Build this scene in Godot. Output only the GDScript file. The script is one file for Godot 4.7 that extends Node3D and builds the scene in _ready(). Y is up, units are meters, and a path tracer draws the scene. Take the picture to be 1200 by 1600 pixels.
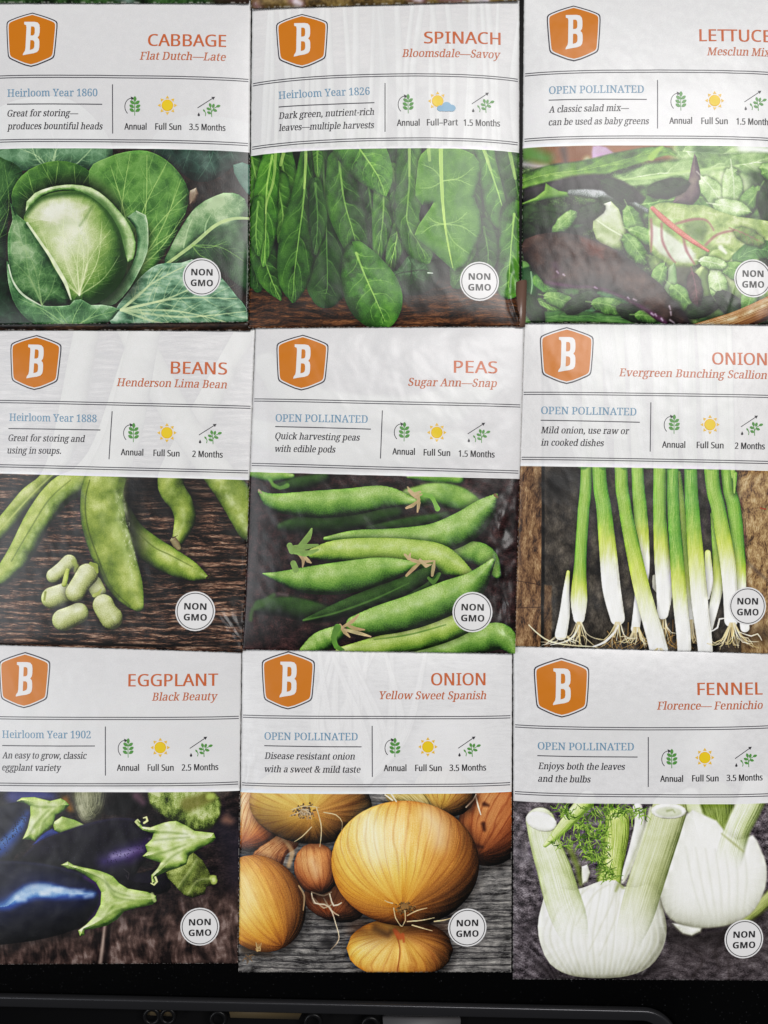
extends Node3D
# Seed packets laid out in three rows on a black speckled worktop, seen straight from above.
# Lengths: one photograph pixel is 0.2 mm on the packets.

const PX := 0.0002                 # metres for one photograph pixel
const CAM_H := 0.3100              # camera height above the worktop
const REF_H := 0.0020              # height at which the pixel grid is true
const RES := 1.2                   # print pixels for one photograph pixel

var N1 := FastNoiseLite.new()      # coarse
var N2 := FastNoiseLite.new()      # medium
var N3 := FastNoiseLite.new()      # fine
var NC := FastNoiseLite.new()      # cell network
var NW := FastNoiseLite.new()      # wrinkles in the film
var sans: Font
var sans_bold: Font
var sans_medium: Font
var serif: Font
var caps := {}
var grain_map: Texture2D
var inks := {}


func _ready() -> void:
	var t0 := Time.get_ticks_msec()
	setup_view()
	setup_noise()
	setup_fonts()
	build_worktop()
	build_tray()
	build_packets()
	print("built in ", Time.get_ticks_msec() - t0, " ms")


# ------------------------------------------------------------------ camera and light
func setup_view() -> void:
	var cam := Camera3D.new()
	cam.name = "camera"
	cam.position = Vector3(0, CAM_H, 0)
	cam.rotation_degrees = Vector3(-90, 0, 0)
	cam.fov = rad_to_deg(2.0 * atan(800.0 * PX / (CAM_H - REF_H)))
	cam.near = 0.01
	cam.far = 20.0
	add_child(cam)
	cam.current = true
	var e := Environment.new()
	e.background_mode = Environment.BG_COLOR
	e.background_color = Color(0.17, 0.17, 0.175)
	e.background_energy_multiplier = 1.0
	e.tonemap_mode = Environment.TONE_MAPPER_LINEAR
	e.tonemap_exposure = 1.12
	e.sdfgi_enabled = true
	e.ssao_enabled = true
	e.ssil_enabled = true
	var w := WorldEnvironment.new()
	w.name = "environment"
	w.environment = e
	add_child(w)
	# two fluorescent ceiling fittings of the shop
	ceiling_light("ceiling_light_ahead", Vector3(0.70, 2.0, -0.74), Vector2(1.2, 0.6), 3.7, Color(1.0, 0.992, 0.985))
	ceiling_light("ceiling_light_side", Vector3(-1.25, 2.0, 0.25), Vector2(0.6, 1.2), 1.9, Color(0.97, 0.985, 1.0))


func ceiling_light(called: String, at: Vector3, size: Vector2, energy: float, tint: Color) -> void:
	var a := AreaLight3D.new()
	a.name = called
	a.area_size = size
	a.light_energy = energy
	a.light_color = tint
	a.shadow_enabled = true
	a.area_range = 8.0
	add_child(a)
	a.position = at
	a.rotation_degrees = Vector3(-90, 0, 0)


func setup_noise() -> void:
	for a in [[N1, 0.012, 11, 3], [N2, 0.05, 12, 3], [N3, 0.28, 13, 2], [NW, 0.011, 14, 3]]:
		var n: FastNoiseLite = a[0]
		n.noise_type = FastNoiseLite.TYPE_SIMPLEX_SMOOTH
		n.frequency = a[1]
		n.seed = a[2]
		n.fractal_type = FastNoiseLite.FRACTAL_FBM
		n.fractal_octaves = a[3]
	NC.noise_type = FastNoiseLite.TYPE_CELLULAR
	NC.cellular_return_type = FastNoiseLite.RETURN_DISTANCE2_SUB
	NC.cellular_jitter = 1.0
	NC.frequency = 0.055
	NC.fractal_type = FastNoiseLite.FRACTAL_NONE
	NC.seed = 21
	var g := FastNoiseLite.new()
	g.seed = 5
	g.frequency = 0.16
	g.fractal_octaves = 3
	var nt := NoiseTexture2D.new()
	nt.width = 1024
	nt.height = 1024
	nt.seamless = false
	nt.noise = g
	grain_map = nt


func setup_fonts() -> void:
	sans = sysfont("Droid Sans", 400, 0.0)
	sans_medium = sysfont("Droid Sans", 400, 0.0)
	sans_bold = sysfont("Droid Sans", 700, 0.0)
	serif = sysfont("Droid Serif", 400, 0.0)


func sysfont(face: String, weight: int, bolder: float) -> Font:
	var f := SystemFont.new()
	f.font_names = PackedStringArray([face])
	f.font_weight = weight
	if bolder == 0.0:
		return f
	var v := FontVariation.new()
	v.base_font = f
	v.variation_embolden = bolder
	return v


# ------------------------------------------------------------------ small helpers
func pv(a: Array) -> PackedVector2Array:
	var r := PackedVector2Array()
	for i in range(0, a.size() - 1, 2):
		r.append(Vector2(a[i], a[i + 1]))
	return r


static func rgb(r: float, g: float, b: float) -> Color:
	return Color(r / 255.0, g / 255.0, b / 255.0)


# a point of the layout grid (0.2 mm units on the worktop) at a height above the worktop
static func at_px(p: Vector2, h: float) -> Vector3:
	return Vector3((p.x - 600.0) * PX, h, (p.y - 800.0) * PX)


func put(mesh: Mesh, called: String, mat: Material, parent: Node) -> MeshInstance3D:
	var o := MeshInstance3D.new()
	o.name = called
	o.mesh = mesh
	o.material_override = mat
	parent.add_child(o, true)
	return o


func tag(o: Node, label: String, category: String, group := "", kind := "") -> void:
	if label: o.set_meta("label", label)
	if category: o.set_meta("category", category)
	if group: o.set_meta("group", group)
	if kind: o.set_meta("kind", kind)


func ink(c: Color) -> StandardMaterial3D:
	if not inks.has(c):
		var m := StandardMaterial3D.new()
		m.albedo_color = c
		m.roughness = 0.33
		m.metallic_specular = 0.42
		inks[c] = m
	return inks[c]


# ------------------------------------------------------------------ the press: draws the flat print of a packet into an image
class Paint:
	var W := 0
	var H := 0
	var px := PackedColorArray()
	var c0: Vector2
	var c1: Vector2
	var c2: Vector2
	var c3: Vector2
	var off := Vector2.ZERO
	var sc := 1.0
	var k := 1.0                    # print pixels for one drawing unit
	var n1: FastNoiseLite
	var n2: FastNoiseLite
	var n3: FastNoiseLite
	var nc: FastNoiseLite

	func start(corners: Array, origin: Vector2, scale: float, res: float) -> void:
		c0 = corners[0]; c1 = corners[1]; c2 = corners[2]; c3 = corners[3]
		W = int(c0.distance_to(c1) * res)
		H = int(c0.distance_to(c2) * res)
		off = origin
		sc = scale
		k = res / scale
		px.resize(W * H)

	# corner frame: photograph pixel -> 0..1 across and down
	func uv(p: Vector2) -> Vector2:
		var r := Vector2(0.5, 0.5)
		for i in 4:
			var q := c0.lerp(c1, r.x).lerp(c2.lerp(c3, r.x), r.y)
			var ex := (c1 - c0).lerp(c3 - c2, r.y)
			var ey := (c2 - c0).lerp(c3 - c1, r.x)
			var d := p - q
			var det := ex.x * ey.y - ex.y * ey.x
			r += Vector2((d.x * ey.y - d.y * ey.x) / det, (ex.x * d.y - ex.y * d.x) / det)
		return r

	var raw := false

	func z(x: float, y: float) -> Vector2:
		if raw:
			return Vector2(x, y)
		var r := uv(off + Vector2(x, y) / sc)
		return Vector2(r.x * W, r.y * H)

	func spline(a: Array, closed: bool, step: float) -> PackedVector2Array:
		var p := PackedVector2Array()
		for i in range(0, a.size() - 1, 2):
			p.append(z(a[i], a[i + 1]))
		var n := p.size()
		var o := PackedVector2Array()
		var spans := n if closed else n - 1
		for i in spans:
			var b := p[i]
			var d := p[(i + 1) % n]
			var e := p[(i - 1 + n) % n] if closed else p[maxi(i - 1, 0)]
			var f := p[(i + 2) % n] if closed else p[mini(i + 2, n - 1)]
			var m := maxi(1, int(b.distance_to(d) / step))
			for j in m:
				o.append(b.cubic_interpolate(d, e, f, float(j) / m))
		if not closed:
			o.append(p[n - 1])
		return o

	static func ramp(r: Array, v: float) -> Color:
		var t := clampf(v, 0.0, 0.9999) * (r.size() - 1)
		var i := int(t)
		return (r[i] as Color).lerp(r[i + 1], t - i)

	func fill(shade: Callable) -> void:
		for y in H:
			for x in W:
				px[y * W + x] = shade.call(float(x), float(y))

	# a stroke or rounded body along a line; rads has one half width per point
	func tube(a: Array, rads: Array, shade: Callable, soft := 0.8, alpha := 1.0) -> void:
		var pts := PackedVector2Array()
		var rr := PackedFloat32Array()
		var tt := PackedFloat32Array()
		var n := a.size() / 2
		var p := PackedVector2Array()
		for i in n:
			p.append(z(a[i * 2], a[i * 2 + 1]))
		for i in n - 1:
			var e := p[maxi(i - 1, 0)]
			var f := p[mini(i + 2, n - 1)]
			var m := maxi(1, int(p[i].distance_to(p[i + 1]) / 7.0))
			var r0: float = rads[mini(i, rads.size() - 1)]
			var r1: float = rads[mini(i + 1, rads.size() - 1)]
			var rb: float = rads[clampi(i - 1, 0, rads.size() - 1)]
			var ra: float = rads[mini(i + 2, rads.size() - 1)]
			for j in m + (1 if i == n - 2 else 0):
				var h := float(j) / m
				pts.append(p[i].cubic_interpolate(p[i + 1], e, f, h))
				rr.append(maxf(0.3, cubic_interpolate(r0, r1, rb, ra, h) * k))
				tt.append((i + h) / (n - 1))
		var big := 0.0
		for v in rr:
			big = maxf(big, v)
		big += soft + 1.0
		var lo := pts[0]
		var hi := pts[0]
		for q in pts:
			lo = lo.min(q)
			hi = hi.max(q)
		var x0 := maxi(0, int(lo.x - big))
		var y0 := maxi(0, int(lo.y - big))
		var x1 := mini(W - 1, int(hi.x + big) + 1)
		var y1 := mini(H - 1, int(hi.y + big) + 1)
		if x1 < x0 or y1 < y0:
			return
		var bw := x1 - x0 + 1
		var bh := y1 - y0 + 1
		var best := PackedFloat32Array()
		best.resize(bw * bh)
		best.fill(1e9)
		var bt := PackedFloat32Array(); bt.resize(bw * bh)
		var bs := PackedFloat32Array(); bs.resize(bw * bh)
		var bx := PackedFloat32Array(); bx.resize(bw * bh)
		var by := PackedFloat32Array(); by.resize(bw * bh)
		var dirs := PackedVector2Array()
		for i in pts.size():
			dirs.append((pts[mini(i + 1, pts.size() - 1)] - pts[maxi(i - 1, 0)]).normalized())
		var last := pts.size() - 2
		for i in pts.size() - 1:
			var A := pts[i]
			var B := pts[i + 1]
			var ab := B - A
			var dA := dirs[i]
			var dB := dirs[i + 1]
			var l2 := maxf(ab.length_squared(), 1e-6)
			var ra := rr[i]
			var rb := rr[i + 1]
			var m := maxf(ra, rb) + soft + 1.0
			var sx0 := maxi(x0, int(minf(A.x, B.x) - m))
			var sx1 := mini(x1, int(maxf(A.x, B.x) + m) + 1)
			var sy0 := maxi(y0, int(minf(A.y, B.y) - m))
			var sy1 := mini(y1, int(maxf(A.y, B.y) + m) + 1)
			for y in range(sy0, sy1 + 1):
				for x in range(sx0, sx1 + 1):
					var dx := x - A.x
					var dy := y - A.y
					var h := clampf((dx * ab.x + dy * ab.y) / l2, 0.0, 1.0)
					dx -= ab.x * h
					dy -= ab.y * h
					var r := ra + (rb - ra) * h
					var dist := sqrt(dx * dx + dy * dy)
					var q := dist - r
					var id := (y - y0) * bw + x - x0
					if q < best[id]:
						best[id] = q
						bt[id] = tt[i] + (tt[i + 1] - tt[i]) * h
						var sd := (dist if ab.x * dy - ab.y * dx >= 0.0 else -dist) / r
						bs[id] = sd
						if (i == 0 and h == 0.0) or (i == last and h == 1.0):
							bx[id] = dx / r
							by[id] = dy / r
						else:
							bx[id] = -(dA.y + (dB.y - dA.y) * h) * sd
							by[id] = (dA.x + (dB.x - dA.x) * h) * sd
		for id in bw * bh:
			var q := best[id]
			if q < soft:
				var cov := smoothstep(soft, -soft, q) * alpha
				var x := x0 + id % bw
				var y := y0 + id / bw
				var col: Color = shade.call(bt[id], bs[id], float(x), float(y), bx[id], by[id])
				var w := y * W + x
				px[w] = px[w].lerp(col, cov * col.a)

	# a filled outline; shade gets the distance from the edge and the outward direction
	func blob(a: Array, shade: Callable, soft := 0.8, alpha := 1.0, step := 13.0) -> void:
		var pts := spline(a, true, step)
		var n := pts.size()
		var lo := pts[0]
		var hi := pts[0]
		for q in pts:
			lo = lo.min(q)
			hi = hi.max(q)
		var x0 := maxi(0, int(lo.x - soft) - 1)
		var y0 := maxi(0, int(lo.y - soft) - 1)
		var x1 := mini(W - 1, int(hi.x + soft) + 2)
		var y1 := mini(H - 1, int(hi.y + soft) + 2)
		for y in range(y0, y1 + 1):
			for x in range(x0, x1 + 1):
				var best := 1e9
				var inside := false
				var ox := 0.0
				var oy := 0.0
				var ax := pts[n - 1].x
				var ay := pts[n - 1].y
				for i in n:
					var cx := pts[i].x
					var cy := pts[i].y
					var ex := cx - ax
					var ey := cy - ay
					var h := clampf(((x - ax) * ex + (y - ay) * ey) / (ex * ex + ey * ey + 1e-6), 0.0, 1.0)
					var dx := ax + ex * h - x
					var dy := ay + ey * h - y
					var d := dx * dx + dy * dy
					if d < best:
						best = d
						ox = dx
						oy = dy
					if (ay > y) != (cy > y) and x < ex * (y - ay) / ey + ax:
						inside = not inside
					ax = cx
					ay = cy
				var dist := sqrt(best)
				var s := dist if inside else -dist
				if s > -soft:
					var cov := smoothstep(-soft, soft, s) * alpha
					var f := (1.0 if inside else -1.0) / maxf(dist, 1e-4)
					var col: Color = shade.call(s, 0.0, float(x), float(y), ox * f, oy * f)
					var w := y * W + x
					px[w] = px[w].lerp(col, cov * col.a)

	func flat(c: Color) -> Callable:
		return func(_t: float, _s: float, _x: float, _y: float, _nx: float, _ny: float) -> Color: return c

	func stroke(a: Array, rads: Array, c: Color, alpha := 1.0, soft := 0.7) -> void:
		tube(a, rads, flat(c), soft, alpha)

	# dark out-of-focus rim that a body prints round itself
	func halo(a: Array, rads: Array, alpha := 0.6, soft := 12.0, c := Color(0.02, 0.02, 0.015)) -> void:
		tube(a, rads, flat(c), soft, alpha)

	# the printed picture of a round body (pod, bean, stalk)
	func body(rp: Array, o := {}) -> Callable:
		var lx: float = o.get("lx", -0.35)
		var ly: float = o.get("ly", -0.55)
		var amb: float = o.get("amb", 0.08)
		var gain: float = o.get("gain", 0.75)
		var na: float = o.get("na", 0.10)
		var nf: float = o.get("nf", 0.06)
		var gloss: float = o.get("gloss", 0.0)
		var gs: float = o.get("gs", -0.3)      # where across the body the shine lies
		var gw: float = o.get("gw", 0.22)
		var gcol: Color = o.get("gcol", Color(0.93, 0.95, 0.86))
		var lines: float = o.get("lines", 0.0)
		var bumps: float = o.get("bumps", 0.0)
		var bn: float = o.get("bn", 6.0)
		var melt: float = o.get("melt", 2.0)    # from here on along the body it merges into what was printed before
		var a := n1
		var b := n2
		var c := n3
		return func(t: float, s: float, x: float, y: float, nx: float, ny: float) -> Color:
			var nz := sqrt(maxf(0.0, 1.0 - nx * nx - ny * ny))
			var v := amb + gain * (nx * lx + ny * ly + nz * 0.75) + na * 0.35 * b.get_noise_2d(x, y) + nf * c.get_noise_2d(x, y) + na * a.get_noise_2d(x * 1.7, y * 1.7)
			if bumps > 0.0:
				v += bumps * sin(t * TAU * bn + nx * 1.5 + 2.0 * a.get_noise_2d(x, y)) * (1.0 - s * s)
			if lines > 0.0:
				v += lines * c.get_noise_2d(s * 26.0, t * 5.0)
			var col := Paint.ramp(rp, v)
			if gloss > 0.0:
				var g := (s - gs) / gw
				var m := exp(-g * g) * gloss * clampf(0.55 + 0.9 * b.get_noise_2d(x * 0.8 + 90.0, y * 0.8), 0.0, 1.0)
				col = col.lerp(gcol, m)
			if t > melt:
				col.a = 1.0 - smoothstep(melt, 1.0, t)
			return col

	# the printed picture of a leaf along its rib
	func leaf(rp: Array, o := {}) -> Callable:
		var nv: float = o.get("nv", 6.0)
		var slant: float = o.get("slant", 0.9)
		var vein: float = o.get("vein", 0.25)
		var tilt: float = o.get("tilt", 0.12)
		var base: float = o.get("base", 0.5)
		var na: float = o.get("na", 0.35)
		var net: float = o.get("net", 0.15)
		var rib: float = o.get("rib", 0.05)
		var fade: float = o.get("fade", 0.0)
		var edge: float = o.get("edge", 0.25)
		var a := n1
		var b := n2
		var c := n3
		var d := nc
		return func(t: float, s: float, x: float, y: float, _nx: float, _ny: float) -> Color:
			var v := base + tilt * s + na * a.get_noise_2d(x * 1.6, y * 1.6) + na * 0.25 * b.get_noise_2d(x, y) + 0.07 * c.get_noise_2d(x, y) + fade * (t - 0.5)
			var w := fposmod(t * nv - absf(s) * slant * nv * 0.22 + 0.35 * b.get_noise_2d(x * 0.4, y * 0.4) + (0.5 if s > 0.0 else 0.0), 1.0)
			var dw := minf(w, 1.0 - w) * 14.0
			v += vein * exp(-dw * dw) * (1.0 - absf(s))
			v += vein * 0.35 * sin(w * TAU)  * (1.0 - absf(s) * 0.6)
			v += net * (0.35 - clampf(d.get_noise_2d(x, y) + 1.0, 0.0, 1.0)) * 0.8
			v -= edge * smoothstep(0.75, 1.0, absf(s)) * 0.6
			v += 0.35 * exp(-(s / rib) * (s / rib)) * (1.0 - 0.6 * t)
			return Paint.ramp(rp, v)

	# a leaf with its rib and side veins drawn out
	func veined(a: Array, rads: Array, rp: Array, o := {}) -> void:
		var nv: float = o.get("nv", 5.0)
		var slant: float = o.get("slant", 1.0)
		var vc: Color = o.get("vc", rp[rp.size() - 1])
		var va: float = o.get("va", 0.55)
		halo(a, rads, 0.5, 9.0, Color(0.01, 0.04, 0.01))
		var oo := o.duplicate()
		oo.vein = o.get("quilt", 0.22)
		oo.rib = 0.02
		tube(a, rads, leaf(rp, oo))
		var n := a.size() / 2
		var p := PackedVector2Array()
		for i in n:
			p.append(z(a[i * 2], a[i * 2 + 1]))
		var spot := func(t: float, s: float) -> Vector2:
			var f := clampf(t, 0.0, 0.999) * (n - 1)
			var i := int(f)
			var h := f - i
			var q := p[i].cubic_interpolate(p[i + 1], p[maxi(i - 1, 0)], p[mini(i + 2, n - 1)], h)
			var d := (p[i + 1] - p[i]).normalized()
			var r := lerpf(rads[i], rads[i + 1], h) * k
			return q + Vector2(-d.y, d.x) * s * r
		var keep := k
		var jobs := []
		for i in int(nv):
			for side in [-1.0, 1.0]:
				var t0: float = (i + (0.5 if side > 0.0 else 0.0)) / nv
				var line := []
				for j in 5:
					var s: float = j / 4.0 * 0.86
					var q: Vector2 = spot.call(t0 + slant * 0.22 * s + 0.03 * sin(s * 5.0 + i), side * s)
					line.append(q.x); line.append(q.y)
				jobs.append([line, [1.1, 0.9, 0.7, 0.5, 0.3], va * 0.7])
		var rib := []
		for j in 9:
			var q: Vector2 = spot.call(j / 8.0 * 0.97, 0.0)
			rib.append(q.x); rib.append(q.y)
		jobs.append([rib, [o.get("ribw", 2.6), 2.0, 1.7, 1.4, 1.2, 1.0, 0.8, 0.6, 0.4], va * 1.3])
		raw = true
		k = 1.0
		for q in jobs:
			stroke(q[0], q[1], vc, minf(q[2], 1.0))
		raw = false
		k = keep

	# the printed picture of a broad domed body or broad leaf drawn by its outline
	func dome(rp: Array, o := {}) -> Callable:
		var R: float = o.get("R", 40.0) * k
		var lx: float = o.get("lx", -0.35)
		var ly: float = o.get("ly", -0.5)
		var amb: float = o.get("amb", 0.1)
		var gain: float = o.get("gain", 0.7)
		var na: float = o.get("na", 0.2)
		var nf: float = o.get("nf", 0.06)
		var net: float = o.get("net", 0.0)
		var pw: float = o.get("pw", 1.0)
		var rim: float = o.get("rim", 0.0)
		var streak: float = o.get("streak", 0.0)
		var sx: float = o.get("sx", 0.2)
		var sy: float = o.get("sy", 2.0)
		var spot: Vector2 = z(o.spot[0], o.spot[1]) if o.has("spot") else Vector2.ZERO
		var sr: float = o.spot[2] * k if o.has("spot") else 1.0
		var sv: float = o.spot[3] if o.has("spot") else 0.0
		var a := n1
		var b := n2
		var c := n3
		var d := nc
		return func(q: float, _s: float, x: float, y: float, ox: float, oy: float) -> Color:
			var e := pow(clampf(1.0 - q / R, 0.0, 1.0), pw)
			var nz := sqrt(maxf(0.0, 1.0 - e * e))
			var v := amb + gain * (ox * e * lx + oy * e * ly + nz * 0.75) + na * (a.get_noise_2d(x * 1.6, y * 1.6) + 0.22 * b.get_noise_2d(x, y)) + nf * c.get_noise_2d(x, y)
			if rim > 0.0:
				v += rim * exp(-q * q * 0.35)
			if net > 0.0:
				var w := clampf(d.get_noise_2d(x, y) + 1.0, 0.0, 1.0)
				v += net * (exp(-w * w * 60.0) - 0.25)
			if streak > 0.0:
				v += streak * b.get_noise_2d(x * sx, y * sy)
			if sv != 0.0:
				var dd := Vector2(x, y).distance_squared_to(spot) / (sr * sr)
				v += sv * exp(-dd)
			return Paint.ramp(rp, v)

	# veins that fan out of one point
	func fan(from: Array, tips: Array, w: float, c: Color, alpha := 0.6, bend := 0.12) -> void:
		for i in range(0, tips.size() - 1, 2):
			var dx: float = tips[i] - from[0]
			var dy: float = tips[i + 1] - from[1]
			var s := bend if (i / 2) % 2 == 0 else -bend
			var line := [from[0], from[1], from[0] + dx * 0.5 - dy * s, from[1] + dy * 0.5 + dx * s, tips[i], tips[i + 1]]
			stroke(line, [w, w * 0.7, w * 0.3], c, alpha)
			for j in 9:                                      # side veins
				var h := 0.18 + 0.085 * j + 0.02 * sin(j * 5.1 + i)
				var ax: float = from[0] + dx * h - dy * s * 4.0 * h * (1.0 - h)
				var ay: float = from[1] + dy * h + dx * s * 4.0 * h * (1.0 - h)
				var f := (0.2 if j % 2 == 0 else -0.2) * (1.15 - h) * (1.0 + 0.35 * sin(i * 3.3 + j * 2.1))
				var g := 0.10 + 0.04 * sin(j * 2.7 + i)
				stroke([ax, ay, ax + dx * g * 0.7 - dy * f * 0.5, ay + dy * g * 0.7 + dx * f * 0.5, ax + dx * g * 1.7 - dy * f, ay + dy * g * 1.7 + dx * f], [w * 0.42, w * 0.34, w * 0.15], c, alpha * 0.6)

	# a small frilly salad leaf
	func frilly(cx: float, cy: float, r: float, turn: float, rp: Array, o := {}) -> void:
		var out := []
		var n := 22
		r *= 2.0
		var frill: float = o.get("frill", 0.09)
		for i in n:
			var a := TAU * i / n
			var q: float = r * (1.0 + frill * sin(i * 2.4 + cx) * (0.5 + 0.5 * sin(i * 1.1 + cy))) * (1.0 + 0.3 * cos(a))
			var v := Vector2(cos(a) * q, sin(a) * q * o.get("thin", 0.44)).rotated(turn)
			out.append(cx + v.x)
			out.append(cy + v.y)
		blob(out, flat(Color(0.02, 0.03, 0.02)), 7.0, 0.55)
		blob(out, dome(rp, {"R": r * 0.35, "na": 0.35, "nf": 0.08, "net": 0.05, "streak": 0.12, "sx": 1.0, "sy": 1.0}), o.get("soft", 1.2))
		var d := Vector2.from_angle(turn) * r
		var vc: Color = o.get("vc", rp[rp.size() - 1])
		stroke([cx - d.x, cy - d.y, cx + d.y * 0.06, cy - d.x * 0.06, cx + d.x * 1.15, cy + d.y * 1.15], [3.4, 2.6, 1.0], vc, 0.5, 1.4)
		for i in 5:
			for side in [-1.0, 1.0]:
				var h := -0.7 + 0.36 * i
				var b := Vector2(cx, cy) + d * h
				var e: Vector2 = b + d * 0.3 + d.orthogonal() * side * 0.42 * (1.0 - 0.4 * absf(h))
				stroke([b.x, b.y, (b.x + e.x) * 0.5 + d.x * 0.05, (b.y + e.y) * 0.5 + d.y * 0.05, e.x, e.y], [1.8, 1.4, 0.7], vc, 0.25, 1.2)

	# timber: rows of streaks
	func timber(rp: Array, sx: float, sy: float, o := {}) -> Callable:
		var base: float = o.get("base", 0.45)
		var amp: float = o.get("amp", 0.5)
		var mott: float = o.get("mott", 0.25)
		var a := n1
		var b := n2
		var c := n3
		return func(x: float, y: float) -> Color:
			var wx := x + 14.0 * a.get_noise_2d(x * 0.6, y * 0.6)
			var wy := y + 8.0 * a.get_noise_2d(x * 0.5 + 50.0, y * 0.5)
			var v := base + amp * b.get_noise_2d(wx * sx, wy * sy) + amp * 0.5 * c.get_noise_2d(wx * sx, wy * sy) + mott * a.get_noise_2d(x * 2.0, y * 2.0) + 0.08 * c.get_noise_2d(x, y)
			return Paint.ramp(rp, v)

	func shade_of(f: Callable) -> Callable:
		return func(_t: float, _s: float, x: float, y: float, _nx: float, _ny: float) -> Color: return f.call(x, y)

	# the white panel over the top of the picture lets a little of it through
	func panel(line: Array, white: Color, cover: float) -> void:
		var a := uv(line[0])
		var b := uv(line[1])
		var c := uv(line[2])
		for x in W:
			var u := float(x) / W
			var h := clampf((u - a.x) / (c.x - a.x), -0.2, 1.2)
			var hm := (b.x - a.x) / (c.x - a.x)
			var bulge := (b.y - lerpf(a.y, c.y, hm)) / (hm * (1.0 - hm))
			var yt := (lerpf(a.y, c.y, h) + bulge * h * (1.0 - h)) * H
			for y in mini(H, int(yt) + 2):
				var w := y * W + x
				var a0 := clampf(yt - y + 0.5, 0.0, 1.0)
				var lum := px[w].get_luminance()
				px[w] = px[w].lerp(px[w].lerp(Color(lum, lum, lum), 0.7).lerp(white, cover), a0)

	func finish() -> ImageTexture:
		# crisp up the print as a press does, then give it its fine dot grain
		var im := Image.create_from_data(W, H, false, Image.FORMAT_RGBAF, px.to_byte_array())
		im.convert(Image.FORMAT_RGB8)
		var near := im.duplicate() as Image
		near.resize(W / 2, H / 2, Image.INTERPOLATE_BILINEAR)
		near.resize(W, H, Image.INTERPOLATE_CUBIC)
		near.convert(Image.FORMAT_RGBAF)
		var wide := im.duplicate() as Image
		wide.resize(W / 10, H / 10, Image.INTERPOLATE_BILINEAR)
		wide.resize(W, H, Image.INTERPOLATE_CUBIC)
		wide.convert(Image.FORMAT_RGBAF)
		var bn := near.get_data().to_float32_array()
		var bw := wide.get_data().to_float32_array()
		for y in H:
			for x in W:
				var w := y * W + x
				var i := w * 4
				var g := 0.05 * n3.get_noise_2d(x * 2.3, y * 2.3)
				var c := px[w]
				c = Color(lerpf(c.r, smoothstep(0.0, 1.0, c.r), 0.25), lerpf(c.g, smoothstep(0.0, 1.0, c.g), 0.25), lerpf(c.b, smoothstep(0.0, 1.0, c.b), 0.25))
				var lm := c.get_luminance()
				c = c.lerp(Color(lm, lm, lm), 0.07)
				var l := 0.35 + 0.65 * minf(1.0, 2.0 * c.get_luminance()) * (1.0 if c.get_luminance() < 0.7 else 0.5)
				px[w] = Color(clampf(c.r + 0.9 * (c.r - bn[i]) + 0.28 * (c.r - bw[i]) + g * l, 0.0, 1.0), clampf(c.g + 0.9 * (c.g - bn[i + 1]) + 0.28 * (c.g - bw[i + 1]) + g * l, 0.0, 1.0), clampf(c.b + 0.9 * (c.b - bn[i + 2]) + 0.28 * (c.b - bw[i + 2]) + g * l, 0.0, 1.0))
		# white paper core worn free along the cut edges
		for y in H:
			for x in W:
				var e := mini(mini(x, W - 1 - x), mini(H - 1 - y, 9))
				if e < 1:
					var wear := n2.get_noise_2d(x * 3.0, y * 3.0) + 0.5 * n3.get_noise_2d(x, y) - 0.02 - 0.2 * e
					if wear > 0.0:
						px[y * W + x] = px[y * W + x].lerp(Color(0.8, 0.79, 0.77), minf(0.7, wear * 3.0))
		im = Image.create_from_data(W, H, false, Image.FORMAT_RGBAF, px.to_byte_array())
		im.convert(Image.FORMAT_RGB8)
		px = PackedColorArray()
		return ImageTexture.create_from_image(im)


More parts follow.
